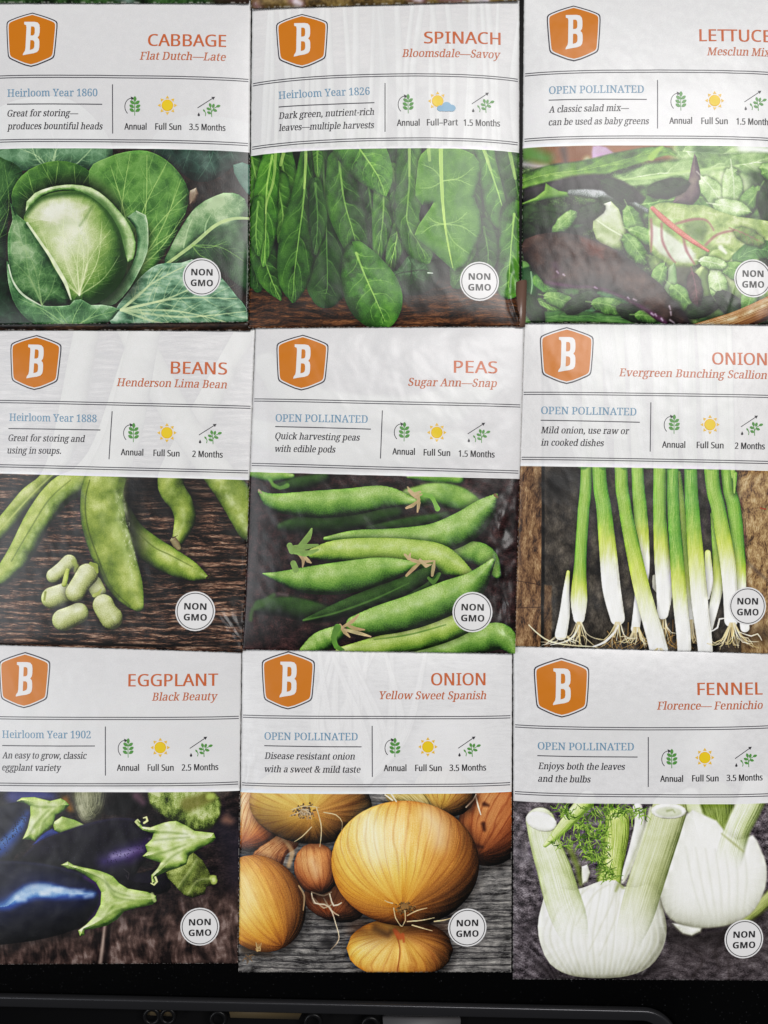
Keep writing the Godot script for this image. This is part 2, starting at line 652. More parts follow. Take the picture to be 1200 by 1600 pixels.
# ------------------------------------------------------------------ the printed pictures (flat print on the film of each packet)
# Drawing units are those of an enlargement of the photograph; each picture is printed ink on a flat sheet.
func print_cabbage(c: Paint) -> void:
	c.fill(c.timber([rgb(18, 14, 12), rgb(42, 30, 26), rgb(74, 56, 46)], 1.0, 1.0))
	var pale := rgb(186, 212, 160)
	var vg := rgb(150, 188, 96)
	# outer leaves, farthest first
	c.blob([-110, 40, -60, -120, 120, -200, 330, -190, 480, -60, 530, 70, 440, 135, 300, 120, 100, 140, -110, 95], c.dome([rgb(38, 66, 48), rgb(88, 128, 92), rgb(150, 184, 148)], {"R": 60, "rim": 0.2, "na": 0.3, "net": 0.1}))
	c.fan([240, 150], [236, -60, 140, -20, 100, 40, 330, -30, 430, 40], 4.0, pale, 0.5)
	c.blob([700, 40, 760, -60, 900, -120, 1180, -80, 1180, 60, 1090, 120, 1010, 178, 930, 195, 860, 160, 790, 100], c.dome([rgb(16, 34, 30), rgb(42, 72, 62), rgb(86, 118, 104)], {"R": 70, "na": 0.35, "net": 0.1}))
	c.fan([1000, -60], [860, 130, 930, 180, 1010, 160, 1090, 80], 3.0, rgb(96, 130, 110), 0.5)
	c.blob([1090, 110, 1180, 110, 1185, 260, 1120, 195], c.dome([rgb(30, 60, 50), rgb(76, 116, 100), rgb(130, 160, 144)], {"R": 30}))
	c.blob([890, 235, 920, 220, 932, 250, 915, 290, 890, 300], c.dome([rgb(70, 50, 40), rgb(140, 120, 100), rgb(190, 176, 158)], {"R": 16, "na": 0.5}))
	c.blob([-110, 90, 20, 85, 105, 142, 90, 210, 55, 300, 30, 420, 10, 620, -110, 700], c.dome([rgb(14, 34, 18), rgb(42, 82, 40), rgb(96, 138, 76)], {"R": 60, "rim": 0.2, "na": 0.3, "net": 0.05}))
	c.fan([-40, 520], [20, 110, 70, 170, -60, 150, 40, 320], 3.0, vg, 0.4)
	c.blob([-110, 560, 30, 560, 60, 720, 130, 830, 260, 880, -110, 880], c.dome([rgb(8, 20, 14), rgb(28, 56, 36), rgb(60, 98, 70)], {"R": 90, "na": 0.35, "net": 0.1}))
	c.blob([95, 380, 52, 260, 100, 165, 180, 115, 270, 95, 360, 110, 440, 158, 510, 240, 520, 380, 400, 480, 200, 460], c.dome([rgb(16, 40, 16), rgb(46, 90, 36), rgb(104, 150, 66)], {"R": 50, "na": 0.25, "net": 0.07, "pw": 2.0, "rim": 0.28}))
	c.fan([300, 470], [90, 240, 130, 150, 200, 115, 275, 105, 350, 120, 420, 160], 3.5, vg, 0.6, 0.08)
	c.blob([420, 140, 500, 82, 590, 54, 690, 50, 780, 92, 850, 165, 886, 245, 872, 335, 830, 430, 762, 545, 690, 640, 600, 700, 480, 560, 440, 320], c.dome([rgb(20, 46, 18), rgb(52, 98, 40), rgb(98, 146, 66), rgb(130, 172, 96)], {"R": 60, "na": 0.28, "net": 0.07, "pw": 2.0, "rim": 0.28}))
	c.fan([600, 640], [520, 120, 612, 62, 690, 70, 780, 110, 850, 180, 876, 250, 868, 340, 830, 420], 3.8, rgb(168, 200, 116), 0.62, 0.06)
	c.blob([770, 590, 800, 500, 860, 390, 920, 310, 1000, 260, 1090, 240, 1165, 320, 1180, 700, 1120, 680, 1020, 600, 900, 570], c.dome([rgb(18, 40, 24), rgb(48, 84, 48), rgb(104, 142, 92), rgb(168, 192, 146)], {"R": 60, "na": 0.35, "net": 0.05, "spot": [1050, 300, 110, 0.35]}))
	c.blob([800, 590, 860, 500, 960, 430, 1060, 390, 1170, 375, 1180, 720, 1110, 670, 1000, 590, 900, 565], c.dome([rgb(12, 30, 18), rgb(34, 68, 40), rgb(72, 112, 68)], {"R": 50, "na": 0.4, "net": 0.05}), 6.0, 0.85)
	c.stroke([780, 580, 900, 490, 1010, 395, 1090, 362, 1170, 358], [7, 8, 8, 7, 6], rgb(178, 202, 134), 0.85)
	c.fan([900, 490], [1060, 470, 1140, 560, 990, 560], 3.0, vg, 0.5)
	c.stroke([860, 500, 880, 420, 900, 370], [4, 3, 2], pale, 0.5)
	c.stroke([960, 430, 965, 390, 985, 350], [4, 3, 2], pale, 0.5)
	c.blob([540, 800, 590, 730, 660, 640, 740, 580, 850, 572, 900, 555, 1000, 610, 1060, 665, 1110, 730, 1152, 780, 1158, 870, 900, 880, 540, 880], c.dome([rgb(30, 58, 44), rgb(66, 108, 80), rgb(116, 156, 124), rgb(170, 198, 168)], {"R": 36, "rim": 0.25, "na": 0.4, "net": 0.05, "streak": 0.3, "sx": 0.5, "sy": 1.6}))
	c.fan([570, 795], [1150, 800, 1110, 740, 1000, 640, 860, 590, 760, 600, 1100, 860, 900, 870], 6.0, rgb(196, 214, 160), 0.6, 0.05)
	c.halo([600, 690, 640, 560, 660, 440], [40, 40, 40], 0.7, 20.0)
	# right wrap leaf
	c.blob([596, 360, 640, 328, 685, 350, 697, 430, 692, 520, 655, 610, 605, 700, 545, 765, 470, 790, 470, 760, 540, 700, 600, 620, 636, 540, 646, 470, 636, 410], c.dome([rgb(18, 46, 28), rgb(56, 100, 60), rgb(120, 158, 112), rgb(190, 210, 170)], {"R": 16, "rim": 0.3, "na": 0.3, "lx": 0.5}))
	# the head
	c.halo([330, 440, 380, 600], [270, 230], 0.6, 18.0)
	var head := [112, 390, 128, 325, 200, 262, 300, 236, 400, 245, 475, 285, 535, 355, 585, 450, 600, 545, 582, 640, 525, 720, 435, 772, 340, 770, 240, 640, 170, 500]
	c.blob(head, c.dome([rgb(26, 62, 20), rgb(74, 116, 44), rgb(126, 158, 78), rgb(180, 196, 136), rgb(222, 226, 198)], {"R": 210, "na": 0.14, "amb": -0.04, "gain": 0.95, "spot": [320, 410, 150, 0.30], "lx": -0.35, "ly": -0.35}))
	c.blob([180, 330, 280, 290, 380, 290, 430, 310, 400, 370, 300, 400, 230, 420, 190, 380], c.dome([rgb(150, 170, 110), rgb(205, 208, 176), rgb(226, 226, 212)], {"R": 60, "na": 0.5}), 16.0, 0.55)
	c.fan([375, 725], [340, 330, 300, 360, 270, 400, 200, 430, 380, 310, 430, 330, 480, 380, 520, 420, 560, 540, 250, 560], 3.4, rgb(218, 228, 176), 0.42, 0.09)
	c.stroke([340, 420, 290, 500, 330, 600, 375, 720], [16, 13, 10, 6], rgb(226, 228, 190), 0.4, 9.0)
	c.stroke([560, 480, 575, 580, 520, 690, 440, 755], [10, 26, 30, 16], rgb(28, 62, 18), 0.5, 22.0)
	c.stroke([436, 308, 415, 345, 375, 400], [5, 4, 2], rgb(96, 128, 66), 0.55, 4.0)
	# fold over the head
	c.stroke([118, 350, 190, 275, 300, 250, 410, 255, 490, 310, 550, 400, 590, 500, 598, 560], [8, 12, 12, 12, 14, 14, 12, 8], rgb(28, 66, 18), 0.75, 7.0)
	c.blob([120, 335, 125, 285, 165, 245, 240, 218, 340, 207, 430, 222, 500, 268, 560, 330, 610, 400, 637, 480, 625, 555, 600, 570, 582, 500, 560, 420, 505, 330, 440, 272, 390, 245, 300, 232, 200, 258], c.dome([rgb(60, 102, 40), rgb(130, 166, 96), rgb(190, 208, 158), rgb(232, 238, 214)], {"R": 16, "na": 0.35, "net": 0.07, "gain": 0.6, "amb": 0.15}))
	c.stroke([400, 245, 470, 285, 535, 365, 580, 460, 590, 540], [8, 14, 15, 12, 6], rgb(62, 102, 44), 0.7, 5.0)
	# left wrap leaf
	c.blob([46, 288, 60, 300, 80, 345, 125, 382, 165, 445, 220, 525, 252, 592, 300, 660, 338, 745, 320, 775, 215, 775, 110, 735, 55, 660, 36, 530, 38, 430, 58, 370], c.dome([rgb(12, 36, 18), rgb(40, 82, 42), rgb(92, 134, 80), rgb(156, 182, 138)], {"R": 80, "rim": 0.25, "na": 0.32, "net": 0.08, "spot": [110, 480, 80, 0.3]}))
	c.fan([200, 770], [60, 420, 120, 440, 60, 560, 200, 560, 260, 640], 4.0, rgb(150, 180, 120), 0.35, 0.08)
	c.stroke([128, 385, 180, 460, 235, 540, 270, 600, 310, 670, 336, 745], [5, 6, 7, 9, 8, 3], rgb(208, 220, 178), 0.9)
	# lower wrap leaf
	c.blob([30, 560, 48, 580, 60, 650, 100, 715, 195, 772, 330, 772, 352, 748, 385, 745, 430, 772, 480, 770, 565, 792, 530, 835, 470, 862, 330, 880, 170, 862, 80, 780, 40, 670], c.dome([rgb(14, 42, 24), rgb(44, 90, 50), rgb(92, 138, 88), rgb(170, 198, 160)], {"R": 22, "rim": 0.3, "na": 0.3, "net": 0.07}))
	c.stroke([38, 580, 60, 655, 110, 722, 195, 773], [3, 4, 5, 2], rgb(214, 226, 196), 0.8)
	c.fan([330, 880], [90, 740, 190, 790, 260, 785, 390, 760, 470, 785, 540, 800], 3.0, rgb(150, 188, 120), 0.6, 0.05)


func print_spinach(c: Paint) -> void:
	c.fill(c.timber([rgb(30, 18, 10), rgb(72, 44, 24), rgb(112, 72, 40), rgb(140, 96, 58)], 0.3, 1.8, {"base": 0.42}))
	for i in 5:
		c.stroke([30, 640 + i * 31, 400, 650 + i * 30, 800, 640 + i * 31, 1180, 650 + i * 30], [1.5, 3, 1, 2], rgb(34, 20, 12), 0.5, 2.0)
	c.stroke([725, 685, 755, 690], [16, 12], rgb(34, 18, 10), 0.8, 6.0)
	c.tube([-40, 40, 300, 120, 560, 160, 900, 170, 1200, 120], [260, 430, 420, 380, 440], c.flat(rgb(14, 32, 10)), 14.0)
	var dark := [rgb(12, 34, 12), rgb(32, 70, 26), rgb(56, 98, 38), rgb(94, 138, 64)]
	var mid := [rgb(20, 48, 14), rgb(50, 96, 30), rgb(82, 132, 44), rgb(128, 172, 80)]
	var lite := [rgb(30, 66, 16), rgb(66, 120, 34), rgb(104, 160, 54), rgb(156, 200, 96)]
	var all := [
		[[20, 300, 40, 480, 60, 610], [70, 80, 20], dark, 0.40],
		[[60, 400, 110, 560, 155, 662], [60, 52, 5], mid, 0.35],
		[[150, 40, 175, 180, 165, 310], [50, 50, 10], mid, 0.55],
		[[30, 60, 60, 200, 60, 330], [60, 50, 20], mid, 0.5],
		[[330, 40, 345, 350, 350, 600, 340, 640], [70, 78, 85, 40], dark, 0.45],
		[[640, 80, 650, 200, 600, 330], [60, 50, 30], dark, 0.35],
		[[520, 180, 540, 330, 560, 460], [60, 50, 20], dark, 0.3],
		[[1010, 300, 1040, 400, 1050, 470], [60, 60, 20], dark, 0.5],
		[[940, 420, 920, 520, 890, 590], [60, 60, 30], dark, 0.55],
		[[960, 60, 940, 200, 960, 330], [60, 60, 40], mid, 0.4],
		[[310, 40, 308, 90, 312, 155], [22, 26, 6], mid, 0.55],
		[[640, 280, 640, 400, 605, 552], [40, 46, 14], lite, 0.35],
		[[585, 180, 580, 340, 552, 535], [40, 44, 10], mid, 0.45],
		[[140, 170, 165, 310, 150, 420], [50, 42, 8], mid, 0.5],
		[[120, 60, 96, 200, 92, 380, 84, 515], [40, 52, 46, 8], lite, 0.38],
		[[262, 60, 252, 240, 232, 400, 212, 560, 208, 665], [26, 54, 80, 68, 12], mid, 0.34],
		[[400, 90, 420, 250, 462, 400, 500, 556], [50, 76, 62, 8], mid, 0.36],
	]
	for l in all:
		c.veined(l[0], l[1], l[2], {"base": l[3], "tilt": 0.16, "nv": 6.0, "net": 0.06, "na": 0.22})
	c.halo([640, 590, 780, 580], [80, 70], 0.5, 12.0)
	c.blob([585, 570, 640, 540, 700, 470, 770, 490, 815, 540, 800, 600, 745, 640, 680, 645, 615, 615], c.dome([rgb(6, 26, 8), rgb(18, 52, 16), rgb(36, 82, 28), rgb(90, 130, 84)], {"R": 60, "na": 0.4, "net": 0.12}))
	c.fan([700, 545], [600, 590, 660, 630, 740, 625, 800, 560, 690, 490], 3.0, rgb(22, 48, 16), 0.5)
	c.stroke([768, 552, 788, 553], [3, 2], rgb(210, 225, 205), 0.8)
	var front := [
		[[300, 180, 310, 330, 300, 470], [26, 40, 8], dark, 0.5, 5.0],
		[[620, 120, 640, 240, 632, 330], [26, 34, 8], mid, 0.45, 5.0],
		[[905, 300, 930, 420, 925, 520], [40, 50, 10], mid, 0.4, 5.0],
		[[1000, 360, 1020, 470, 1010, 560], [40, 44, 10], dark, 0.55, 5.0],
		[[60, 250, 50, 380, 60, 470], [28, 34, 8], mid, 0.5, 5.0],
		[[470, 470, 505, 560, 550, 660, 592, 757], [50, 96, 112, 26], lite, 0.34, 5.0],
		[[690, 40, 690, 200, 682, 340, 730, 430, 765, 500], [50, 62, 50, 62, 16], mid, 0.48, 6.0],
		[[430, -40, 500, 60, 560, 150, 590, 228], [90, 96, 62, 8], lite, 0.40, 6.0],
		[[1000, 40, 1050, 180, 1085, 290, 1110, 368], [40, 62, 70, 20], lite, 0.38, 5.0],
		[[1120, 60, 1140, 180, 1160, 300], [70, 60, 50], dark, 0.6, 5.0],
		[[1130, 300, 1115, 460, 1105, 612], [60, 52, 46], lite, 0.35, 4.0],
	]
	for l in front:
		c.veined(l[0], l[1], l[2], {"base": l[3], "tilt": -0.14, "nv": l[4], "net": 0.06, "na": 0.2})
	# the large arrow-shaped leaf
	var big := [825, 20, 740, 60, 722, 150, 716, 235, 745, 272, 790, 262, 752, 320, 712, 395, 760, 440, 850, 520, 882, 546, 925, 520, 960, 450, 992, 390, 985, 300, 962, 235, 985, 130, 960, 60]
	c.blob(big, c.flat(Color(0.01, 0.05, 0.01)), 12.0, 0.5)
	c.blob(big, c.dome([rgb(34, 72, 20), rgb(70, 122, 38), rgb(102, 152, 56), rgb(142, 186, 90)], {"R": 40, "na": 0.22, "net": 0.05, "amb": 0.02, "pw": 2.0, "rim": 0.2}))
	c.fan([830, 170], [740, 100, 730, 200, 960, 110, 950, 190], 3.0, rgb(160, 198, 110), 0.5)
	c.fan([838, 350], [740, 390, 770, 320, 930, 300, 970, 400, 940, 470], 3.5, rgb(156, 196, 106), 0.5)
	c.stroke([818, -200, 824, 150, 836, 330, 855, 450, 872, 530], [9, 8, 5, 3.5, 1.5], rgb(168, 206, 96), 0.9)
	# stems
	for s in [[138, -250, 130, 120, 98, 250, 92, 300], [265, -260, 260, 80, 254, 200], [170, 40, 155, 100], [690, -200, 692, 30, 690, 150], [1000, 30, 1030, 120], [770, 30, 775, 85], [1110, 40, 1135, 150]]:
		c.stroke(s, [8, 6, 4, 2], rgb(156, 190, 98), 0.7)
	# stalks that go on under the white panel
	for i in 26:
		var x := 30.0 + i * 44.0 + 16.0 * sin(i * 2.3)
		var w := 9.0 + 7.0 * absf(sin(i * 1.7))
		c.tube([x + 30.0 * sin(i * 1.3), -600, x + 18.0 * sin(i * 0.7), -250, x, 20], [w * 0.8, w, w], c.body([rgb(10, 30, 10), rgb(80, 120, 60), rgb(220, 236, 200)], {"amb": 0.1}), 2.0, 0.9)
	for s in [[560, -560, 590, -420, 580, -200], [900, -480, 930, -380, 950, -300]]:
		c.stroke(s, [40, 60, 20], rgb(30, 60, 30), 0.5, 8.0)


func print_lettuce(c: Paint) -> void:
	c.fill(c.timber([rgb(22, 28, 18), rgb(44, 60, 34), rgb(78, 104, 56), rgb(120, 146, 92)], 0.9, 0.9, {"base": 0.4, "amp": 0.6}))
	var grn := [rgb(28, 54, 22), rgb(70, 112, 44), rgb(110, 156, 70), rgb(164, 198, 120)]
	var pal := [rgb(70, 100, 52), rgb(126, 162, 92), rgb(176, 204, 140), rgb(222, 232, 204)]
	var drk := [rgb(16, 26, 16), rgb(34, 54, 30), rgb(60, 88, 48)]
	# out-of-focus background
	c.stroke([40, -60, 700, -80, 1300, -60], [130], rgb(206, 206, 202), 0.8, 20.0)
	c.stroke([140, 90, 370, 90], [58], rgb(140, 86, 36), 1.0, 12.0)
	c.stroke([240, 70, 250, 130], [14, 8], rgb(60, 30, 20), 0.7, 8.0)
	c.stroke([450, 80, 760, 80], [46], rgb(150, 96, 46), 1.0, 12.0)
	c.stroke([80, 80, 160, 110], [40, 30], rgb(96, 140, 64), 1.0, 14.0)
	c.stroke([52, 130, 160, 150], [14, 10], rgb(206, 196, 206), 0.8, 8.0)
	c.blob([375, 55, 440, 60, 505, 120, 480, 150, 385, 158], c.dome([rgb(130, 96, 130), rgb(178, 142, 176), rgb(206, 180, 204)], {"R": 30}), 4.0)
	c.stroke([350, 120, 372, 150], [14, 10], rgb(200, 216, 190), 0.9, 8.0)
	c.tube([800, 80, 1000, 90, 1240, 70], [60, 50, 50], c.leaf(pal, {"base": 0.5}), 14.0)
	c.stroke([1080, 60, 1240, 80], [26, 20], rgb(226, 230, 224), 0.9, 10.0)
	c.stroke([870, 75, 960, 80], [24, 14], rgb(40, 80, 30), 0.7, 10.0)
	c.tube([460, 230, 640, 190, 800, 180, 1010, 150, 1170, 130, 1300, 150], [30, 50, 64, 60, 48, 50], c.leaf(pal, {"base": 0.42, "nv": 4.0}), 5.0)
	c.tube([600, 330, 800, 300, 1000, 290, 1300, 280], [70, 90, 100, 110], c.leaf(grn, {"base": 0.5, "net": 0.08}), 12.0)
	c.blob([905, 190, 1000, 170, 1110, 190, 1170, 260, 1140, 340, 1050, 370, 950, 340, 890, 280], c.dome([rgb(80, 116, 52), rgb(132, 170, 92), rgb(180, 208, 140), rgb(214, 228, 184)], {"R": 60, "na": 0.6, "net": 0.08}), 6.0)
	c.stroke([985, 270, 1000, 320, 985, 375], [18, 20, 8], rgb(222, 232, 190), 0.8, 8.0)
	c.stroke([1140, 210, 1260, 280, 1280, 380], [40, 50, 30], rgb(34, 58, 30), 0.7, 18.0)
	c.tube([40, 215, 180, 180, 340, 165, 520, 120, 700, 80, 760, 95], [34, 40, 44, 40, 24, 8], c.leaf([rgb(36, 62, 26), rgb(82, 122, 44), rgb(116, 160, 62), rgb(150, 186, 90)], {"base": 0.48, "nv": 3.0, "rib": 0.03}), 3.0)
	c.stroke([480, 212, 640, 205, 800, 178, 880, 168, 1060, 148], [5, 6, 7, 6, 5], rgb(170, 204, 126), 0.85, 2.0)
	c.stroke([650, 110, 680, 75, 700, 60], [16, 12, 8], rgb(150, 190, 70), 0.9, 3.0)
	c.blob([160, 225, 280, 195, 420, 190, 540, 235, 620, 300, 560, 335, 400, 290, 260, 275, 130, 300, 50, 300, 60, 250], c.dome([rgb(22, 20, 20), rgb(44, 40, 42), rgb(72, 64, 70)], {"R": 30, "na": 0.4}), 5.0)
	c.blob([40, 330, 200, 330, 380, 350, 400, 420, 300, 470, 150, 470, 40, 470], c.dome(drk, {"R": 60, "na": 0.7, "net": 0.08}), 5.0)
	for i in 7:
		c.stroke([90 + i * 46, 330 + 40 * sin(i * 2.0), 110 + i * 46, 345 + 40 * sin(i * 2.0)], [14, 10], rgb(74, 112, 50), 0.5, 7.0)
	c.stroke([245, 395, 300, 410, 390, 365], [22, 26, 8], rgb(60, 110, 56), 0.8, 4.0)
	c.blob([40, 315, 110, 290, 152, 258, 158, 222, 180, 240, 220, 262, 266, 270, 264, 292, 160, 300, 40, 326], c.dome([rgb(60, 96, 36), rgb(104, 148, 56), rgb(150, 188, 92)], {"R": 18}), 1.5)
	c.tube([272, 270, 350, 275, 430, 288, 510, 310, 630, 360], [14, 20, 22, 24, 12], c.body([rgb(60, 70, 66), rgb(120, 130, 124), rgb(176, 180, 182)], {"na": 0.6, "nf": 0.3}), 3.0)
	c.tube([420, 320, 520, 335, 600, 370], [26, 24, 16], c.leaf(drk, {"base": 0.6}), 5.0)
	c.blob([376, 440, 384, 372, 420, 328, 462, 314, 498, 350, 522, 420, 547, 490, 505, 540, 430, 530, 392, 492], c.dome([rgb(86, 110, 58), rgb(138, 160, 96), rgb(182, 196, 148), rgb(210, 216, 196)], {"R": 34, "na": 0.35, "spot": [460, 370, 60, 0.3]}), 1.2)
	c.stroke([380, 390, 450, 440, 540, 490], [3, 4, 3], rgb(206, 218, 180), 0.8)
	c.blob([852, 92, 862, 110, 876, 170, 886, 220, 872, 300, 840, 335, 750, 322, 775, 270, 818, 236, 836, 160], c.dome([rgb(62, 46, 54), rgb(104, 84, 92), rgb(138, 124, 112)], {"R": 30, "na": 0.4}), 1.5)
	var rr := RandomNumberGenerator.new()
	rr.seed = 88
	for q in [[470, 250, 46, 0.5, 1], [560, 400, 50, 1.2, 0], [600, 470, 44, 0.4, 0], [330, 380, 44, -0.4, 1], [150, 400, 50, 0.2, 1], [230, 430, 40, -0.8, 0], [930, 260, 54, 0.9, 2], [1030, 230, 56, 1.5, 2], [1120, 300, 52, 2.2, 0], [1000, 340, 46, 0.2, 2], [1200, 330, 60, 1.2, 1], [1240, 180, 60, 0.4, 0], [700, 260, 50, -0.2, 1], [560, 520, 46, 0.9, 0]]:
		c.frilly(q[0], q[1], q[2], q[3], [drk, grn, pal][[1, 0, 2][q[4]]], {"soft": 2.0})
	# crinkled leaf with red ribs
	c.blob([640, 345, 690, 320, 760, 322, 830, 330, 900, 332, 975, 362, 1060, 385, 1150, 395, 1290, 430, 1290, 545, 1120, 560, 1000, 560, 930, 580, 860, 615, 770, 640, 690, 600, 645, 550, 636, 440], c.dome([rgb(72, 98, 44), rgb(122, 150, 74), rgb(164, 186, 110), rgb(210, 218, 176)], {"R": 50, "na": 0.5, "net": 0.08}), 1.5)
	c.blob([650, 420, 700, 440, 780, 500, 860, 560, 850, 605, 760, 600, 690, 560, 650, 500], c.dome([rgb(170, 180, 150), rgb(206, 212, 196), rgb(226, 228, 222)], {"R": 30, "na": 0.3}), 5.0, 0.85)
	c.blob([800, 420, 870, 400, 912, 450, 890, 500, 820, 470], c.dome([rgb(56, 80, 36), rgb(90, 116, 58), rgb(120, 146, 80)], {"R": 30, "na": 0.4}), 8.0, 0.8)
	for s in [[698, 420, 702, 500, 740, 575, 762, 600], [800, 482, 815, 545, 852, 606], [648, 400, 652, 470, 648, 550], [905, 518, 960, 470, 1050, 450, 1140, 460, 1190, 515], [765, 420, 850, 398, 910, 405, 942, 450]]:
		c.stroke(s, [6, 6, 4, 3, 2], rgb(156, 88, 96), 0.7, 2.5)
	c.tube([655, 346, 700, 390, 760, 440, 830, 492, 916, 546], [9, 13, 13, 11, 6], c.body([rgb(150, 66, 56), rgb(198, 104, 88), rgb(228, 160, 142)], {"amb": 0.15, "lines": 0.2}), 2.0)
	# greens under the dark leaf
	c.blob([620, 560, 700, 590, 780, 640, 900, 620, 1000, 560, 1120, 540, 1290, 560, 1290, 780, 1100, 800, 960, 860, 820, 880, 700, 720], c.dome([rgb(52, 74, 36), rgb(96, 124, 62), rgb(136, 160, 94), rgb(176, 194, 136)], {"R": 60, "na": 0.5, "net": 0.08}), 3.0)
	c.blob([760, 620, 850, 630, 880, 700, 820, 740, 770, 700], c.dome([rgb(54, 60, 44), rgb(82, 84, 66), rgb(104, 108, 84)], {"R": 30}), 7.0)
	c.blob([700, 710, 735, 620, 760, 600, 770, 680, 760, 780, 730, 760], c.dome([rgb(84, 120, 68), rgb(130, 166, 106), rgb(180, 204, 156)], {"R": 18, "na": 0.3}), 1.5)
	c.blob([820, 690, 880, 620, 940, 540, 1000, 530, 1050, 560, 1010, 600, 940, 640, 900, 700, 860, 760], c.dome([rgb(96, 126, 58), rgb(146, 174, 92), rgb(196, 212, 150)], {"R": 22, "na": 0.4, "net": 0.08}), 1.5)
	c.stroke([975, 530, 1000, 555], [12, 6], rgb(224, 230, 206), 0.9, 3.0)
	c.blob([870, 680, 920, 610, 960, 700, 950, 800, 890, 780], c.dome([rgb(84, 108, 58), rgb(120, 148, 82)], {"R": 30, "na": 0.3}), 3.0)
	c.tube([1060, 580, 1130, 540, 1220, 545, 1290, 580], [30, 42, 46, 40], c.leaf([rgb(40, 78, 36), rgb(82, 132, 66), rgb(130, 172, 104)], {"base": 0.5}), 2.0)
	c.stroke([1080, 810, 1100, 760, 1110, 700], [6, 8, 5], rgb(196, 212, 168), 0.7, 2.0)
	c.stroke([990, 860, 1020, 780, 1040, 700], [4, 5, 3], rgb(190, 204, 160), 0.5, 2.0)
	c.blob([40, 590, 100, 640, 140, 700, 120, 780, 150, 860, 40, 880], c.dome([rgb(16, 44, 24), rgb(38, 84, 44), rgb(76, 124, 72)], {"R": 40, "na": 0.4}), 2.0)
	c.blob([50, 585, 80, 590, 84, 615, 52, 622], c.dome([rgb(80, 130, 60), rgb(140, 186, 100)], {"R": 10}), 2.0)
	c.tube([130, 680, 160, 710, 205, 735], [34, 30, 8], c.leaf([rgb(40, 90, 30), rgb(84, 146, 50), rgb(140, 190, 90)], {"base": 0.45}), 1.5)
	c.stroke([90, 640, 95, 700, 84, 770, 70, 840], [4, 4, 3, 2], rgb(160, 196, 150), 0.6)
	c.tube([130, 780, 190, 810, 250, 865], [18, 16, 6], c.leaf(grn, {"base": 0.5}), 1.5)
	c.stroke([220, 810, 245, 760, 280, 725, 330, 810], [14, 16, 16, 12], rgb(76, 124, 58), 0.9, 3.0)
	c.tube([340, 830, 400, 780, 470, 770, 535, 790], [20, 40, 36, 10], c.leaf([rgb(40, 84, 48), rgb(82, 138, 82), rgb(130, 180, 124)], {"base": 0.5}), 2.0)
	c.stroke([428, 812, 434, 820], [14, 12], rgb(180, 210, 180), 0.7, 4.0)
	c.tube([60, 875, 200, 850, 420, 855, 700, 875], [24, 26, 22, 18], c.leaf([rgb(36, 72, 32), rgb(74, 122, 58), rgb(120, 164, 92)], {"base": 0.5, "net": 0.08}), 2.0)
	for q in [[690, 660, 44, 1.9, 0], [790, 760, 52, 0.8, 0], [870, 820, 48, -0.4, 1], [960, 690, 50, 1.3, 2], [1050, 640, 52, 0.3, 0], [1010, 790, 54, 0.7, 1], [1120, 730, 46, 1.8, 0], [920, 600, 34, 0.2, 2], [1200, 640, 50, 1.0, 1], [90, 800, 44, 1.1, 1], [200, 770, 40, 0.3, 0], [300, 800, 46, -0.5, 1], [430, 800, 44, 0.2, 0], [540, 830, 40, 0.4, 1], [620, 850, 34, 0.1, 0]]:
		c.frilly(q[0], q[1], q[2], q[3], [drk, grn, pal][[1, 0, 2][q[4]]], {"soft": 1.2})
	c.frilly(850, 700, 40, 1.4, [rgb(34, 22, 26), rgb(72, 48, 52), rgb(108, 80, 78)], {"vc": rgb(150, 96, 110)})
	c.frilly(1090, 470, 40, 0.4, [rgb(60, 84, 36), rgb(108, 136, 66), rgb(150, 176, 100)], {"vc": rgb(168, 96, 104)})
	# dark red leaf
	var red := [42, 520, 60, 484, 120, 464, 200, 456, 300, 468, 420, 512, 520, 562, 590, 622, 640, 660, 690, 700, 760, 790, 832, 882, 720, 890, 640, 842, 560, 782, 450, 738, 330, 716, 220, 722, 150, 692, 96, 616, 60, 580]
	c.blob(red, c.flat(Color(0.03, 0.03, 0.02)), 10.0, 0.6)
	c.blob(red, c.dome([rgb(26, 16, 18), rgb(56, 38, 36), rgb(86, 62, 54), rgb(112, 88, 76)], {"R": 60, "na": 0.35, "amb": 0.05, "net": 0.06}), 1.2)
	c.blob([310, 478, 380, 500, 440, 535, 430, 590, 370, 585, 335, 540], c.dome([rgb(74, 34, 22), rgb(112, 56, 38), rgb(136, 76, 54)], {"R": 40, "na": 0.5}), 10.0, 0.8)
	c.stroke([160, 690, 280, 712, 400, 720, 520, 765, 640, 830, 720, 880], [10, 9, 8, 9, 10, 10], rgb(104, 54, 96), 0.75, 4.0)
	c.stroke([200, 610, 220, 650, 190, 670], [16, 14, 8], rgb(96, 56, 96), 0.5, 8.0)
	for s in [[652, 838, 662, 846], [670, 842, 676, 850], [735, 805, 740, 820], [742, 832, 744, 846], [566, 772, 580, 778], [386, 716, 396, 722], [740, 868, 760, 880], [700, 862, 706, 870], [540, 764, 546, 770], [210, 640, 216, 648], [240, 655, 246, 660]]:
		c.stroke(s, [4, 2.5], rgb(220, 208, 226), 0.7, 2.5)
	c.stroke([760, 790, 800, 840, 830, 880], [14, 16, 14], rgb(52, 44, 52), 0.7, 6.0)
	# bowl rim
	c.tube([810, 925, 930, 905, 1060, 870, 1200, 812, 1300, 760], [26, 40, 46, 50, 52], c.body([rgb(62, 34, 14), rgb(122, 76, 32), rgb(164, 116, 62), rgb(206, 176, 138)], {"amb": 0.1, "lines": 0.3, "gloss": 0.5, "gs": -0.35}), 1.2)


